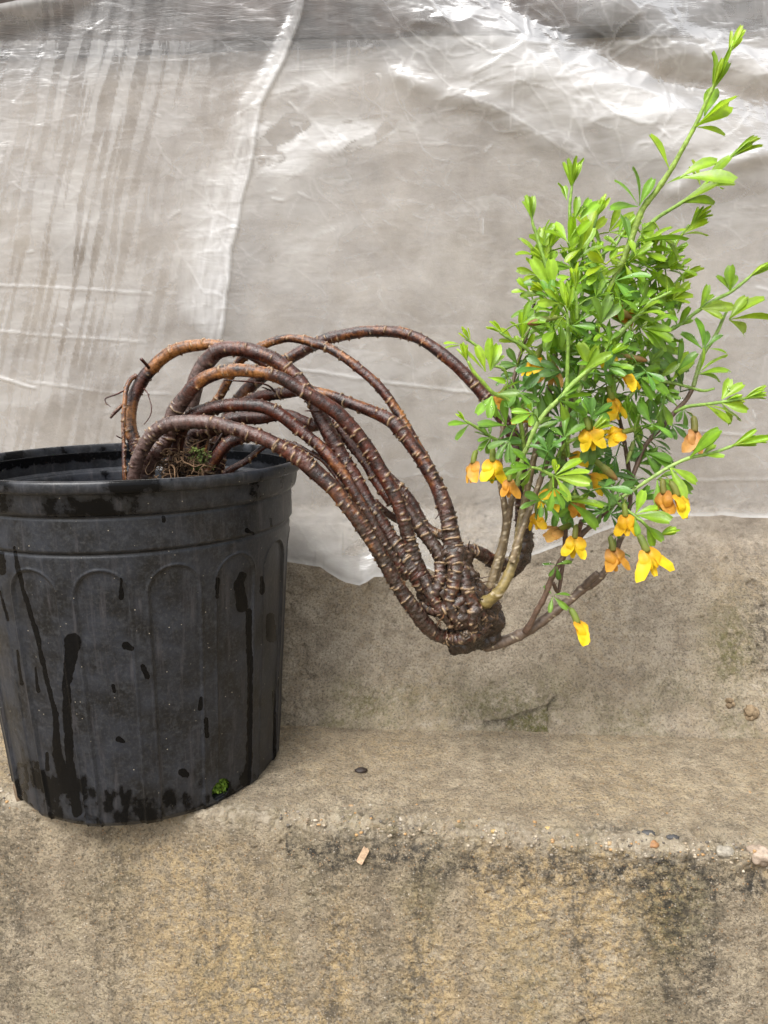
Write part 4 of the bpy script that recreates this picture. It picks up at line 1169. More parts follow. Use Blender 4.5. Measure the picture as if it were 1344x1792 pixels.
stem('s_r2', [(1128, 510, .555, 3), (1145, 475, .558, 3), (1157, 454, .56, 3), (1178, 430, .562, 3), (1193, 411, .563, 2.8), (1206, 394, .564, 2.4)], GREEN)
stem('s_r3', [(1060, 700, .57, 3.4), (1090, 640, .574, 3.2), (1120, 606, .577, 3.2), (1149, 590, .58, 3.2), (1186, 570, .583, 3.2), (1223, 543, .586, 3.2), (1255, 523, .588, 3), (1277, 512, .589, 3), (1307, 489, .59, 2.6), (1325, 472, .59, 2)], GREEN)
stem('s_r4', [(1213, 678, .578, 3.8), (1220, 652, .58, 3.8), (1231, 619, .582, 3.6), (1246, 598, .583, 3.4), (1258, 575, .584, 3.2), (1266, 556, .585, 2.6), (1280, 530, .586, 2)], (0.20, 0.26, 0.08), GREEN)
stem('s_r5', [(1180, 722, .568, 3), (1201, 712, .566, 3), (1231, 708, .564, 2.8), (1261, 704, .562, 2.6), (1285, 700, .56, 2.6), (1305, 697, .559, 2)], GREEN)
stem('s_r6', [(1062, 884, .54, 3), (1092, 868, .536, 3), (1117, 852, .533, 3), (1141, 836, .53, 3.2), (1170, 818, .528, 3.2), (1205, 802, .526, 3.2), (1246, 793, .524, 3), (1280, 781, .522, 2.6), (1300, 772, .521, 2)], PALE, GREEN)
stem('s_r7', [(1095, 700, .56, 3), (1120, 676, .562, 3), (1145, 667, .564, 3), (1172, 669, .566, 2.8), (1200, 676, .567, 2.6), (1230, 684, .568, 2.4), (1250, 680, .568, 2)], PALE, GREEN)
stem('s_d1', [(905, 850, .535, 4), (915, 800, .53, 4), (922, 785, .527, 4), (932, 759, .524, 4), (945, 735, .521, 4), (960, 716, .519, 4), (979, 698, .517, 4), (1000, 674, .515, 4), (1019, 657, .513, 4), (1037, 643, .511, 3.8), (1055, 632, .51, 3.4), (1070, 620, .509, 2.6)], PALE, (0.25, 0.40, 0.07))
stem('s_d2', [(1010, 690, .54, 4.2), (1030, 645, .537, 4.2), (1051, 614, .535, 4.6), (1071, 595, .534, 4.8), (1087, 581, .533, 4.6), (1107, 560, .532, 4.2), (1124, 548, .531, 3.6), (1137, 529, .53, 3.2), (1155, 520, .53, 2.6), (1175, 510, .53, 2)], PALE, GREEN)
stem('s_l1', [(918, 790, .545, 4), (911, 741, .54, 4), (901, 722, .535, 4), (885, 698, .53, 3.8), (862, 687, .526, 3.4), (846, 670, .523, 3.2), (829, 651, .52, 3), (819, 632, .518, 2.4)], (0.20, 0.30, 0.06), (0.28, 0.44, 0.06))
stem('s_l2', [(985, 660, .548, 3.6), (961, 637, .544, 3.4), (937, 624, .54, 3.4), (916, 606, .536, 3.2), (891, 592, .533, 3), (875, 582, .531, 2.2)], (0.20, 0.33, 0.06))
stem('s_l2b', [(862, 640, .55, 2.4), (845, 615, .548, 2.4), (828, 601, .546, 2.4), (815, 593, .545, 2)], GREEN)
stem('s_l2c', [(888, 660, .552, 2.6), (880, 645, .55, 2.6), (862, 640, .55, 2.4)], GREEN)
stem('s_l3', [(905, 800, .555, 3), (885, 780, .552, 3), (868, 769, .55, 2.8), (858, 764, .548, 2.8), (842, 753, .546, 2.6), (822, 741, .544, 2.4), (812, 735, .543, 1.8)], GREEN)
stem('s_u1', [(1000, 720, .56, 3.6), (1000, 640, .562, 3.4), (1000, 560, .564, 3.4), (1001, 468, .566, 3.2), (1001, 431, .567, 3.2), (997, 380, .568, 3), (998, 350, .568, 2.6), (1002, 320, .568, 2)], GREEN)
stem('s_u2', [(990, 650, .555, 3.4), (978, 570, .557, 3.4), (965, 500, .559, 3.2), (952, 453, .56, 3), (946, 434, .561, 3), (938, 408, .562, 3), (932, 390, .562, 2.4), (930, 370, .562, 2)], GREEN)
stem('s_u3', [(1010, 560, .565, 3), (1022, 500, .567, 3), (1037, 459, .569, 2.8), (1060, 441, .571, 2.8), (1078, 427, .572, 2.6), (1090, 408, .573, 2)], GREEN)
stem('s_u4', [(1000, 560, .57, 2.8), (1015, 480, .573, 2.6), (1028, 430, .575, 2.6), (1040, 395, .577, 2.4), (1047, 372, .578, 2)], GREEN)
stem('s_u5', [(1000, 566, .535, 3), (985, 545, .532, 3), (968, 524, .53, 2.8), (955, 512, .528, 2.2)], GREEN)
stem('s_u6', [(1010, 560, .528, 3), (1009, 530, .526, 2.8), (1008, 510, .525, 2)], GREEN)
stem('s_u7', [(994, 800, .53, 3.4), (992, 720, .526, 3.4), (993, 640, .523, 3.4), (994, 580, .522, 3), (992, 540, .522, 2.4)], GREEN)
stem('s_m1', [(975, 800, .53, 3), (985, 782, .525, 3), (998, 772, .52, 3), (1025, 761, .516, 2.8), (1040, 753, .514, 2)], (0.22, 0.34, 0.06))
stem('s_m2', [(1000, 845, .515, 2.6), (970, 834, .51, 3), (944, 821, .508, 2.8), (930, 818, .507, 2.2)], (0.24, 0.37, 0.07))
stem('s_m3', [(1020, 870, .52, 2.8), (990, 871, .518, 2.8), (960, 880, .516, 2.6), (948, 876, .515, 2.2)], (0.22, 0.34, 0.06))
stem('s_m4', [(1080, 880, .535, 2.8), (1107, 900, .525, 2.8), (1124, 913, .52, 2.8), (1138, 928, .517, 2.4), (1150, 938, .515, 1.8)], GREEN)
stem('s_m5', [(1126, 790, .556, 2.6), (1113, 760, .552, 2.6), (1103, 742, .55, 2.4), (1099, 725, .549, 2)], GREEN)
stem('s_m6', [(1112, 762, .552, 2.2), (1111, 745, .55, 2.2), (1118, 725, .548, 1.8)], GREEN)
stem('s_r8', [(1130, 500, .56, 2.6), (1150, 478, .563, 2.4), (1163, 462, .565, 2.2), (1180, 447, .567, 1.8)], GREEN)
stem('s_r9', [(1145, 540, .56, 2.6), (1165, 515, .564, 2.4), (1185, 492, .567, 2.2), (1197, 478, .569, 1.8)], GREEN)
stem('s_r10', [(1110, 562, .55, 2.6), (1130, 545, .552, 2.4), (1149, 531, .554, 2.4), (1175, 520, .556, 1.8)], GREEN)
stem('s_r11', [(1060, 680, .55, 2.6), (1088, 660, .548, 2.6), (1110, 640, .546, 2.2), (1125, 632, .545, 1.8)], GREEN)

# ------------------------------------------------------------------ leaves
YOUNG, MID, OLD = np.array((0.275, 0.42, 0.018)), np.array((0.150, 0.290, 0.024)), np.array((0.068, 0.165, 0.042))
LEAF_TOPS = []

def leaflet(p, d, n, L, W, fold, curl, col, nL=7):
    """obovate blade: grid nL x 5 in world space"""
    d = d / np.linalg.norm(d)
    n = n - d * np.dot(n, d)
    n /= np.linalg.norm(n) + 1e-9
    s = np.cross(d, n)
    t = np.linspace(0, 1, nL)
    w = W * (np.sin(np.pi * np.clip(t, 0, 1) ** 1.85) ** 0.66 * 0.5)
    w[0] = W * 0.045
    w[-1] = W * 0.22
    th = np.cumsum(np.full(nL, curl / nL)) - curl / nL
    step = L / (nL - 1)
    cx = np.concatenate([[0], np.cumsum(np.cos(th[:-1]) * step)])
    cz = -np.concatenate([[0], np.cumsum(np.sin(th[:-1]) * step)])
    V, Cc = [], []
    for i in range(nL):
        c0 = p + d * cx[i] + n * cz[i]
        nn = n * math.cos(th[i]) + d * math.sin(th[i])
        for j, a in enumerate((-1, -0.55, 0, 0.55, 1)):
            lift = abs(a) * w[i] * math.sin(fold)
            V.append(c0 + s * (a * w[i] * math.cos(fold)) + nn * lift - d * (0.05 * L * (1 - abs(a)) if i == nL - 1 else 0))
            Cc.append(col * (1.32 if a == 0 else (1.0 if abs(a) < 0.8 else 1.06)))
    return np.array(V), grid_faces(nL, 5), np.array(Cc), n

LEAVES = 0
def leaf(u, v, Yd, ang, L, tone, spread=1.0, count=4, narrow=1.0, foldk=1.0, up=0.55, pet=None, face=0.6, jitter=0.35, into=None):
    """palmate leaf at pixel (u, v); `ang` = direction in the picture (degrees, 0 right, 90 up); L = leaflet length in pixels; tone 0 old .. 2 young"""
    global LEAVES
    LEAVES += 1
    p = at(u, v, Yd)
    m = mpp(p)
    mb = MB()
    base = (OLD + (MID - OLD) * tone) if tone < 1 else (MID + (YOUNG - MID) * (tone - 1))
    base = base * random.uniform(0.82, 1.2) * np.array((random.uniform(.9, 1.15), 1, random.uniform(.8, 1.3)))
    offs = {4: (-58, -20, 20, 58), 3: (-42, 0, 42), 2: (-24, 24), 5: (-60, -30, 0, 30, 60), 6: (-50, -30, -10, 10, 30, 50), 1: (0,)}[count]
    if pet is not None:
        q = np.asarray(pet)
        midp = (p + q) / 2 + np.array([0, 0, 0.0015])
        C, _ = spline([tuple(q) + (0,), tuple(midp) + (0,), tuple(p) + (0,)], 0.0015)
        V, F = tube(C[:, :3], np.full(len(C), 0.00055), 5)
        mb.add(V, F, base * np.array((1.2, 1.1, 1.0)))
    for o in offs:
        a = math.radians(ang + o * spread + random.gauss(0, 7))
        Ly = L * random.uniform(0.82, 1.12) * (1.0 if abs(o) < 30 else 0.88)
        dpt = random.gauss(-0.15, jitter)
        d = math.cos(a) * RT + math.sin(a) * UP + dpt * FW
        k = 1.0 / max(0.55, math.hypot(1, 0))
        n = up * np.array([0, 0, 1.0]) - face * FW + RNG.normal(size=3) * 0.28
        W = Ly * random.uniform(0.33, 0.43) * narrow
        V, F, Cc, nn = leaflet(p + d * 0.0006, d, n, Ly * m, W * m, random.uniform(0.15, 0.5) * foldk, random.uniform(0.1, 0.75) / max(1.0, foldk * 0.7), base * random.uniform(0.88, 1.14))
        mb.add(V, F, np.clip(Cc, 0, 1))
        if tone < 1.9 and narrow > 0.8:
            LEAF_TOPS.append((V.reshape(-1, 5, 3), nn))
    if into is not None:
        into.v += mb.v
        into.c += mb.c
        into.f += [[i + into.n for i in f] for f in mb.f]
        into.n += mb.n
        return None
    return mb.build('leaf', M_LEAF, plant)

def bud_tip(u, v, Yd, ang, L, tone=1.9):
    """a shoot tip: upright folded young leaflets"""
    leaf(u, v, Yd, ang, L, tone, spread=0.22, count=6, narrow=0.62, foldk=2.3, jitter=0.18)
    leaf(u + 5 * math.cos(math.radians(ang)), v - 5 * math.sin(math.radians(ang)), Yd - 0.002, ang, L * 0.72, min(2.0, tone + 0.15), spread=0.16, count=4, narrow=0.6, foldk=2.4, jitter=0.12)

# tips first: they draw the outline
for (u, v, Yd, ang, L, tn) in [
        (1274, 95, .517, 62, 50, 1.75), (1246, 162, .519, 76, 66, 1.55), (1276, 278, .560, 36, 66, 1.55), (1207, 396, .564, 45, 46, 1.9), (1308, 487, .590, 36, 46, 1.7), (1266, 702, .562, 12, 36, 1.8), (1300, 699, .559, 22, 44, 1.85),
        (1280, 781, .521, 20, 60, 1.6), (1052, 633, .509, 38, 54, 1.7), (818, 634, .518, 105, 36, 1.8), (880, 585, .531, 140, 34, 1.8), (824, 600, .545, 120, 32, 1.8), (815, 738, .543, 130, 22, 1.9),
        (1000, 330, .568, 80, 62, 1.6), (931, 388, .562, 98, 50, 1.5), (1084, 420, .573, 52, 56, 1.6), (1043, 382, .578, 72, 42, 1.7), (957, 514, .528, 150, 34, 1.95), (1008, 512, .525, 95, 48, 1.75), (993, 545, .522, 95, 46, 1.6),
        (1032, 758, .514, 38, 44, 1.75), (1162, 462, .565, 42, 46, 1.75), (1182, 494, .567, 32, 46, 1.8), (1156, 527, .556, 20, 50, 1.7), (1112, 640, .546, 55, 36, 1.8), (1150, 938, .515, 20, 36, 1.8), (1036, 458, .569, 75, 40, 1.7), (960, 440, .560, 70, 40, 1.75),
        (1099, 730, .549, 100, 34, 1.2), (1118, 728, .548, 75, 26, 1.2)]:
    bud_tip(u, v, Yd, ang, L, tn)

# leaves that can be told apart in the picture: u, v, depth, direction, length, tone, leaflets, spread
for row in [
        (1216, 222, .520, 22, 82, 1.7, 3, .55), (1232, 205, .522, 62, 60, 1.4, 1, 1), (1172, 298, .526, 118, 60, 1.9, 1, 1), (1188, 312, .520, 14, 82, 1.2, 2, .7), (1165, 322, .522, 30, 46, 1.0, 1, 1), (1118, 362, .53, 112, 64, 1.1, 4, .8),
        (1231, 328, .555, 18, 62, 1.6, 4, .55), (1190, 356, .554, 15, 66, 1.5, 2, .6), (1226, 326, .556, 120, 44, 1.5, 2, .5), (1192, 412, .563, 20, 56, 1.6, 2, .5), (1110, 424, .532, 8, 92, 0.7, 2, .35), (1102, 425, .535, 105, 58, 0.6, 2, .5), (1120, 440, .535, 25, 66, 1.5, 4, .8),
        (1095, 455, .54, -30, 66, 1.4, 4, 1.0), (1075, 492, .535, -15, 64, 0.5, 4, 1.0), (1063, 500, .538, 175, 66, 0.7, 4, .8), (1130, 470, .55, -15, 64, 1.4, 4, .9),
        (1224, 542, .585, 60, 50, 1.3, 2, .6), (1226, 540, .584, 0, 50, 1.5, 3, .6), (1275, 560, .582, 20, 66, 1.3, 4, .7), (1186, 572, .583, 70, 42, .9, 3, .9), (1230, 612, .58, 110, 52, .9, 2, .8), (1232, 612, .578, 60, 44, .8, 2, .6), (1238, 610, .577, -8, 30, 1.1, 1, 1), (1278, 510, .588, 100, 44, 1.4, 3, .6),
        (1222, 655, .575, 35, 52, 1.4, 4, .7), (1150, 665, .56, 60, 48, 1.2, 3, .7), (1175, 668, .56, 50, 66, 1.7, 2, .3), (1262, 705, .56, -20, 50, 1.4, 3, .7), (1232, 708, .562, -18, 62, 1.3, 2, .5), (1262, 700, .562, 55, 46, 1.5, 2, .4), (1196, 716, .565, -60, 32, .3, 4, 1.3), (1175, 742, .56, -60, 32, .1, 4, .9), (1142, 768, .555, 20, 40, .2, 3, 1.0),
        (1206, 802, .525, 55, 62, 1.5, 2, .3), (1172, 818, .526, -45, 62, 1.3, 3, .6), (1228, 797, .524, 15, 40, 1.2, 2, .6), (1150, 838, .528, -30, 60, .8, 4, .9), (1125, 788, .553, 160, 36, .3, 3, 1.0), (1128, 792, .55, -35, 60, .4, 3, .7),
        (1112, 900, .52, 50, 44, 1.5, 2, .9), (1112, 902, .515, -5, 66, .9, 2, .5), (1110, 905, .516, -100, 38, 1.0, 2, .8), (1130, 918, .518, -60, 50, 1.1, 2, .5), (1075, 886, .53, 140, 42, .4, 4, 1.0), (1075, 888, .528, -80, 36, .3, 3, 1.0), (1068, 900, .532, -20, 54, .2, 4, .8),
        (972, 834, .508, -28, 66, 1.35, 3, .8), (972, 832, .507, 40, 52, 1.4, 1, 1), (972, 830, .508, 90, 30, 1.8, 2, .5), (998, 878, .514, 5, 66, 1.3, 2, .45), (998, 880, .513, -42, 66, 1.1, 1, 1), (930, 818, .507, 165, 54, .9, 3, .8), (930, 820, .505, -120, 40, .8, 2, .9), (948, 876, .513, 178, 46, .6, 2, .7), (950, 876, .513, -40, 52, .3, 3, .9), (948, 878, .512, -100, 32, .7, 2, .6), (884, 835, .53, 140, 40, 1.3, 1, 1), (884, 840, .53, 180, 40, 1.1, 1, 1),
        (850, 652, .522, 115, 62, 1.6, 2, .55), (858, 650, .52, 70, 66, 1.5, 3, .5), (862, 692, .517, -115, 56, .85, 3, .75), (866, 690, .518, 15, 48, .7, 2, .6), (852, 660, .519, -15, 34, 1.4, 1, 1), (810, 605, .545, 175, 38, 1.4, 2, .4), (822, 742, .544, -160, 44, 1.2, 2, .9), (858, 766, .546, 120, 34, .5, 3, 1.0), (860, 765, .545, -110, 32, .6, 4, 1.0), (870, 770, .548, -20, 46, .4, 4, .9), (914, 592, .535, 98, 48, 1.7, 3, .55), (900, 600, .536, 150, 34, 1.5, 2, .5),
        (882, 778, .54, 0, 44, 1.2, 1, 1), (946, 760, .53, 0, 56, .2, 4, .6), (975, 700, .515, 12, 66, .9, 3, .6), (980, 702, .514, -50, 50, 1.2, 3, .5), (1030, 655, .52, 95, 66, 1.4, 3, .35), (1055, 640, .51, -35, 44, .6, 3, .9), (1062, 640, .512, 5, 44, .9, 2, .6), (1020, 650, .508, 45, 60, 1.3, 2, .5),
        (952, 456, .56, 110, 34, 1.4, 3, .8), (950, 428, .558, 70, 52, 1.5, 3, .4), (966, 510, .545, 100, 66, 1.6, 2, .5), (970, 508, .548, 130, 58, .5, 2, .9), (955, 525, .53, 185, 48, .9, 3, .8), (1002, 455, .562, 80, 70, 1.5, 2, .7), (1005, 460, .56, 40, 56, 1.0, 3, .7), (1004, 388, .566, 75, 44, 1.2, 2, .5), (1014, 385, .566, 50, 60, 1.4, 2, .4), (992, 352, .567, 110, 36, 1.5, 2, .4), (1048, 412, .575, -75, 50, 1.4, 2, .4), (1001, 470, .558, 150, 44, 1.3, 3, .8), (1001, 505, .55, 30, 60, 1.0, 4, .8), (1015, 560, .53, 45, 66, .8, 2, .5),
        (1105, 555, .528, 65, 80, 1.0, 1, 1), (1110, 552, .528, 10, 66, 1.2, 3, .5), (1140, 525, .54, 10, 60, 1.3, 3, .7), (1122, 575, .53, -10, 62, 1.1, 4, .5), (1128, 575, .528, -38, 70, 1.2, 2, .4), (1118, 660, .545, -55, 60, 1.1, 2, .5), (1110, 660, .548, 5, 48, 1.3, 2, .4), (1112, 740, .548, 78, 52, 1.0, 2, .6), (1115, 745, .547, 0, 36, 1.2, 1, 1), (980, 560, .52, -60, 60, .7, 2, .6), (1000, 570, .515, 0, 50, .6, 3, .7), (1100, 700, .55, -60, 60, .9, 2, .4), (1155, 700, .56, -70, 56, 1.1, 3, .5),
        (973, 988, .532, 160, 22, .6, 1, 1), (973, 988, .531, 5, 26, .7, 1, 1), (973, 990, .53, -120, 22, .6, 1, 1), (974, 990, .53, -78, 26, .5, 1, 1), (966, 1041, .535, 125, 24, .5, 1, 1), (968, 1041, .534, 8, 28, .7, 1, 1), (967, 1043, .533, -105, 34, .6, 1, 1), (968, 1043, .532, -50, 36, .6, 1, 1), (1080, 968, .55, -25, 26, .4, 2, .8), (1078, 940, .552, -100, 26, .4, 2, .6)]:
    u, v, Yd, ang, L, tn, ct, sp_ = row
    leaf(u, v, Yd, ang, L * (0.92 if ct > 1 else 0.98) * (1.12 if u > 1140 else 1.0), tn, spread=sp_, count=ct)

# the rest of the leafage, hung on the stems
SP = []
for k_, (C, uu, vv, s) in STEMS.items():
    if 'stub' in k_:
        continue
    for i in range(0, len(C), 6):
        if vv[i] < 960 or k_ in ('b4', 'b4c'):
            SP.append((C[i], uu[i], vv[i], k_))
SPu = np.array([(a[1], a[2]) for a in SP])
OUTL = [(900, 640), (905, 590), (925, 520), (930, 450), (960, 430), (1000, 420), (1060, 400), (1110, 400), (1160, 400), (1190, 450), (1190, 510), (1160, 560), (1190, 640), (1200, 700), (1170, 760), (1140, 830), (1120, 890), (1070, 905), (1010, 890), (960, 880), (925, 850), (905, 800), (880, 760), (880, 700)]
def inside(u, v):
    c = False
    for i in range(len(OUTL)):
        (x1, y1), (x2, y2) = OUTL[i], OUTL[i - 1]
        if (y1 > v) != (y2 > v) and u < (x2 - x1) * (v - y1) / (y2 - y1) + x1:
            c = not c
    return c
placed = []
tries = 0
rest = MB()                                                 # past 300 leaves: the small inner ones go into one part
while LEAVES < 370 and tries < 16000:
    tries += 1
    u, v = random.uniform(870, 1210), random.uniform(395, 910)
    if not inside(u, v) or any((u - a) ** 2 + (v - b) ** 2 < (26 if LEAVES < 296 else 15) ** 2 for a, b in placed):
        continue
    if (LEAVES >= 296 and v > 700) or 1130 < u and 700 < v < 900 and random.random() < 0.6:
        continue
    if v > 690 and 1010 < u < 1110 and random.random() < 0.5:
        continue
    dd = np.hypot(SPu[:, 0] - u, SPu[:, 1] - v)
    cand = np.where(dd < 42)[0]
    if len(cand) == 0:
        continue
    k = random.choice(list(cand))
    sp_ = SP[k]
    placed.append((u, v))
    Yd = sp_[0][1] + random.uniform(-0.022, 0.022)
    ang = math.degrees(math.atan2(sp_[2] - v, u - sp_[1])) + random.gauss(0, 30)
    young = sstep(720, 440, v)
    tn = float(np.clip(0.42 + 1.1 * young + random.gauss(0, 0.3), 0.0, 1.8))
    leaf(u, v, Yd, ang, random.uniform(36, 54) * (1.0 if LEAVES < 296 else 0.8), tn, spread=random.uniform(.7, 1.15), count=4, pet=sp_[0], jitter=0.5, into=None if LEAVES < 296 else rest)
tag(rest.build('leafage', M_LEAF, plant), kind='stuff')

# ------------------------------------------------------------------ flowers
YEL, ORG, PEACH, BRN, CAL = np.array((0.86, 0.60, 0.018)), np.array((0.66, 0.26, 0.035)), np.array((0.74, 0.42, 0.12)), np.array((0.30, 0.13, 0.055)), np.array((0.21, 0.27, 0.045))
def flower(u, v, Yd, ang, size, kind, face=0.0, calyx_col=None, link=None):
    """pea flower; (u, v) is the calyx base, `ang` the way it hangs in the picture (degrees, -90 = straight down), size in px from base to tip"""
    p = at(u, v, Yd)
    m = mpp(p) * size / 60.0
    a = math.radians(ang)
    A = math.cos(a) * RT + math.sin(a) * UP - 0.12 * FW
    A /= np.linalg.norm(A)
    f0 = -FW - A * np.dot(-FW, A)
    f0 /= np.linalg.norm(f0)
    s0 = np.cross(A, f0)
    ca, sa = math.cos(face), math.sin(face)
    Fd, Sd = f0 * ca + s0 * sa, s0 * ca - f0 * sa
    col = {'yellow': YEL, 'orange': np.array((0.70, 0.36, 0.045)), 'peach': PEACH, 'bud': BRN, 'green': np.array((0.30, 0.36, 0.10))}[kind]
    col = col * random.uniform(0.88, 1.08) * np.array((1, random.uniform(0.9, 1.1), 1))
    cc = np.array(calyx_col) if calyx_col is not None else CAL
    n = 10
    t = np.linspace(0, 1, n)
    C = p + np.outer(t * 24 * m, A) + np.outer(3 * np.sin(t * 2.4) * m, Fd)
    rad = np.interp(t, [0, .08, .3, .8, 1], [1.4, 3.9, 4.8, 5.0, 5.2]) * m
    V, F = tube(C, rad, 12)
    q = MB()
    q.add(V, F, np.repeat((cc * (1 - 0.0 * t[:, None]) + (col * 0.4 - cc) * (t[:, None] ** 4) * 0.4), 12, axis=0))
    if link is not None:
        Ck, _ = spline([tuple(at(*link)) + (0,), tuple((at(*link) + p) / 2 + np.array([0, -.001, .001])) + (0,), tuple(p) + (0,)], 0.001)
        V, F = tube(Ck[:, :3], np.full(len(Ck), 0.9 * m), 6)
        q.add(V, F, cc)
    fl = q.build('flower', M_PETAL, plant)
    if kind in ('bud', 'green'):
        t = np.linspace(0, 1, 12)
        C = p + np.outer((20 + 36 * t) * m, A) + np.outer((3 - 4 * t) * m, Fd)
        rad = np.interp(t, [0, .25, .6, .9, 1], [5, 7.0, 6.5, 3.5, 0.8]) * m * (0.62 if kind == 'green' else 1)
        V, F = tube(C, rad, 12)
        q = MB()
        q.add(V, F, np.repeat(cc * (1 - t[:, None]) + col * t[:, None], 12, axis=0))
        q.build('petal', M_PETAL, fl)
        return
    end = p + A * 22 * m
    # banner: two round lobes side by side
    nu, nv = 13, 10
    uu = np.linspace(-1, 1, nu)
    vv = np.linspace(0, 1, nv)
    Uu, Vv = np.meshgrid(uu, vv)
    wd = (18.5 + random.uniform(-3, 2.5)) * np.sin(np.pi * np.clip(0.10 + 0.82 * Vv, 0, 1)) ** 0.55
    notch = np.exp(-(Uu / 0.22) ** 2) * Vv ** 2 * 5
    back = random.uniform(4, 9) * (np.abs(Uu) ** 2.2) * (0.4 + Vv)
    G = end + (Uu * wd * m)[..., None] * Sd + ((27 * Vv - notch - 2) * m)[..., None] * A + ((3 + random.uniform(6, 10) * np.sin(Vv * 2.5) - back - 3.0 * np.exp(-(Uu / 0.16) ** 2)) * m)[..., None] * Fd
    asym = np.where(Uu < 0, random.uniform(0.7, 1.1), random.uniform(0.7, 1.1))
    G = G + ((asym - 1) * Uu * wd * m)[..., None] * Sd + (3.2 * m * fbm(G[..., 0] * 160, G[..., 1] * 160, G[..., 2] * 160, 3))[..., None] * Fd + (1.6 * m * fbm(G[..., 0] * 260, G[..., 1] * 260, G[..., 2] * 260 + 7, 2))[..., None] * A
    kc = np.clip(0.18 + 1.1 * Vv, 0, 1)[..., None]
    tint = col * kc + (ORG if kind == 'yellow' else BRN) * (1 - kc)
    tint = tint * (1 - 0.25 * np.exp(-(Uu / 0.12) ** 2))[..., None] * (1 - 0.12 * np.abs(np.sin(Uu * 11)) * (1 - Vv))[..., None]
    q = MB()
    q.add(G, grid_faces(nv, nu), tint)
    q.build('petal', M_PETAL, fl)
    # two wings and the keel
    for sgn, wdt, lng, spl, fwd in ((-1, 17, 39, random.uniform(.25, .55), 5), (1, 17, 37, random.uniform(.25, .55), 5), (0, 10, 38, 0, -1)):
        nu2, nv2 = 5, 9
        uu = np.linspace(-1, 1, nu2)
        vv = np.linspace(0, 1, nv2)
        Uu, Vv = np.meshgrid(uu, vv)
        wd = wdt * (0.22 + 0.78 * np.sin(np.pi * Vv ** 1.3 * 0.93) ** 0.8) * 0.62
        dirA = A + Sd * sgn * spl * random.uniform(0.6, 1.2) + Fd * random.uniform(-.1, .25)
        G = end + (sgn * 3 * m) * Sd + (Vv * lng * m)[..., None] * dirA * 0.92 + (Uu * wd * m)[..., None] * (Sd * 0.9 - Fd * sgn * 0.45) + ((fwd * np.sin(Vv * 3) - 2.2 * (1 - Uu ** 2)) * m)[..., None] * Fd
        G = G + (2.6 * m * fbm(G[..., 0] * 200, G[..., 1] * 200, G[..., 2] * 200, 3))[..., None] * Fd + (2.0 * m * fbm(G[..., 0] * 200 + 5, G[..., 1] * 200, G[..., 2] * 200, 2))[..., None] * Sd
        cw = col * (0.96 if sgn else 0.8)
        kc = np.clip(0.1 + 1.3 * Vv, 0, 1)[..., None]
        q = MB()
        q.add(G, grid_faces(nv2, nu2), cw * kc + (ORG if kind == 'yellow' else BRN) * (1 - kc))
        q.build('petal', M_PETAL, fl)

for row in [
        (834, 788, .538, -100, 62, 'orange', 1.0, None, (846, 786, .545)), (862, 782, .535, -92, 68, 'yellow', 0.0, None, (862, 768, .545)), (893, 822, .522, -95, 52, 'orange', .3, None, (905, 815, .53)),
        (950, 605, .545, -112, 66, 'yellow', .9, None, (958, 612, .55)), (972, 622, .55, -102, 58, 'peach', .4, None, (975, 610, .555)), (890, 672, .55, -120, 52, 'orange', .7, None, (896, 668, .55)),
        (976, 555, .525, 194, 60, 'bud', 0, (0.28, 0.34, 0.09), (990, 560, .53)), (1055, 532, .535, -28, 60, 'bud', 0, (0.27, 0.34, 0.09), (1048, 525, .54)), (1052, 545, .542, -18, 62, 'orange', -.8, None, (1046, 535, .545)), (1096, 520, .55, -105, 42, 'orange', .3, None, (1100, 510, .55)),
        (1068, 632, .522, -52, 72, 'yellow', -1.0, None, (1060, 622, .53)), (1062, 676, .545, -75, 66, 'yellow', -.4, None, (1056, 668, .55)), (1025, 728, .518, -78, 66, 'yellow', .3, None, (1030, 718, .53)), (1110, 752, .53, 198, 60, 'yellow', .6, None, (1122, 748, .54)), (1036, 802, .53, -42, 62, 'bud', 0, (0.25, 0.30, 0.07), (1030, 804, .54)),
        (1108, 772, .54, -108, 46, 'green', 0, (0.26, 0.34, 0.09), (1114, 765, .545)), (1213, 728, .555, -93, 72, 'peach', -.3, (0.19, 0.19, 0.05), (1203, 722, .562)), (1160, 838, .525, -85, 66, 'orange', .9, (0.20, 0.20, 0.05), (1150, 840, .528)), (1172, 842, .52, -72, 74, 'yellow', -.8, (0.2, 0.22, 0.05), (1160, 832, .527)),
        (1092, 880, .522, -88, 62, 'yellow', .1, None, (1098, 868, .535)), (1008, 918, .525, -98, 62, 'yellow', .15, (0.2, 0.22, 0.05), (1030, 920, .535)), (1000, 918, .54, 205, 60, 'peach', .7, None, (990, 915, .55)), (940, 880, .545, -88, 50, 'yellow', .8, None, (935, 868, .545)), (968, 836, .528, -100, 62, 'yellow', .6, None, (975, 826, .53)),
        (1067, 938, .53, -82, 66, 'orange', -.2, (0.20, 0.24, 0.06), (1085, 930, .555)), (1118, 935, .512, -70, 82, 'yellow', -.1, (0.2, 0.26, 0.06), (1115, 915, .518)), (997, 1064, .535, -70, 72, 'yellow', -.9, (0.21, 0.28, 0.06), (985, 1058, .547)), (1005, 862, .53, -80, 46, 'orange', .4, None, (1005, 850, .54)),
        (978, 792, .54, -20, 58, 'yellow', -.6, None, (972, 785, .545)), (1010, 830, .545, -20, 56, 'yellow', -.5, None, (1000, 825, .55)), (1060, 600, .56, -80, 44, 'yellow', .3, None, (1060, 590, .56)), (1092, 622, .545, -15, 44, 'bud', 0, (0.45, 0.33, 0.14), (1085, 620, .55)), (918, 700, .57, -100, 50, 'orange', .4, None, (915, 690, .57))]:
    flower(*row)

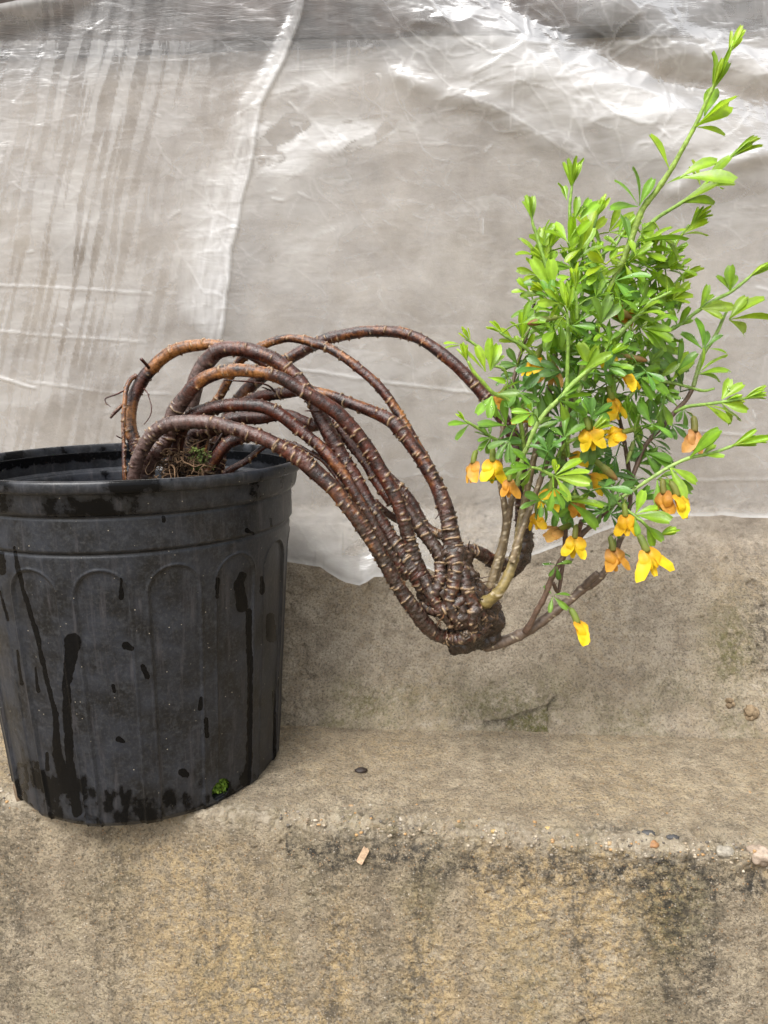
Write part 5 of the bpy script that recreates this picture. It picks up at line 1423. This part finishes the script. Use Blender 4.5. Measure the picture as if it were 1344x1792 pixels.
# rain drops standing on the leaves
mb = MB()
bmx = bmesh.new()
bmesh.ops.create_icosphere(bmx, subdivisions=2, radius=1.0)
DV = np.array([v.co[:] for v in bmx.verts])
DF = [[v.index for v in f.verts] for f in bmx.faces]
bmx.free()
random.shuffle(LEAF_TOPS)
for V, n in LEAF_TOPS[:420]:
    for _ in range(random.choice((1, 1, 2, 3))):
        i, j = random.randint(2, 5), random.randint(0, 3)
        a, b = random.random(), random.random()
        p = V[i, j] * (1 - a) * (1 - b) + V[i, j + 1] * a * (1 - b) + V[min(i + 1, len(V) - 1), j] * b * (1 - a) + V[min(i + 1, len(V) - 1), j + 1] * a * b
        e1, e2 = V[i, j + 1] - V[i, j], V[min(i + 1, len(V) - 1), j] - V[i, j]
        nn = np.cross(e1, e2)
        nn /= np.linalg.norm(nn) + 1e-12
        if np.dot(nn, n) < 0:
            nn = -nn
        r = random.choice((0.0004, 0.0005, 0.0007, 0.0007, 0.0010, 0.0014))
        t1_ = np.cross(nn, [0.3, 0.5, 0.8])
        t1_ /= np.linalg.norm(t1_)
        t2_ = np.cross(nn, t1_)
        Q = p + nn * 0.25 * r + r * (DV[:, :1] * t1_ + DV[:, 1:2] * t2_ * 1.15 + DV[:, 2:3] * nn * 0.6)
        mb.add(Q, DF, (1, 1, 1))
tag(mb.build('water_drops', M_WATER, plant), kind='stuff')

# ------------------------------------------------------------------ small litter
p = surface_at(632, 1493)
a = math.radians(62)
L_, W_, T_ = 0.0125, 0.0048, 0.0018
nrm = np.array([0, -math.cos(SL), math.sin(SL)])
e1 = math.cos(a) * np.array([1.0, 0, 0]) + math.sin(a) * np.array([0, math.sin(SL), math.cos(SL)])
e2 = np.cross(nrm, e1)
cv = []
for k_ in (0, 1):
    for (x, y) in ((-.5, -.5), (.42, -.5), (.5, -.2), (.44, .1), (.5, .5), (-.46, .5), (-.5, .1)):
        cv.append(p + nrm * (0.0006 + T_ * k_) + e1 * x * L_ + e2 * y * W_)
chip = mesh_obj('wood_chip', cv, [list(range(7))[::-1], list(range(7, 14))] + [[i, (i + 1) % 7, (i + 1) % 7 + 7, i + 7] for i in range(7)], M_WOOD, smooth=False, colors=np.tile((0.50, 0.35, 0.23), (14, 1)))
tag(chip, 'small pale splinter of wood stuck on the ledge face', 'wood chip')

p = surface_at(632, 1348)
Pv, F = lump(0.0042, 3, 0.3, 1.8, 2.0, (1.25, 0.8, 0.5))
tag(mesh_obj('seed_husk', Pv + p + np.array([0, 0, 0.0012]), F, M_STEM, colors=np.tile((0.018, 0.011, 0.008), (len(Pv), 1))), 'tiny dark wet seed husk lying on the ledge top', 'husk')

def clod(u, v, r, n, label):
    p = surface_at(u, v, 'wall')
    mb = MB()
    for k in range(n):
        dv = RNG.normal(size=3)
        dv /= np.linalg.norm(dv)
        Pv, F = lump(r * mpp(p) * random.uniform(0.28, 0.5), 2, 0.35, 1.7, k * 2.3)
        mb.add(Pv + p + dv * r * mpp(p) * 0.6 * np.array([1, .6, 1]) + np.array([0, -0.001, 0]), F, np.array((0.25, 0.185, 0.115)) * random.uniform(0.7, 1.25))
    tag(mb.build('mud_clod', M_SOIL), label, 'clod')
clod(1310, 1244, 15, 26, 'crumbly brown mud clod stuck low on the wall, the rightmost')
clod(1276, 1226, 11, 10, 'flat mud smear on the wall just above the crumbly clod')
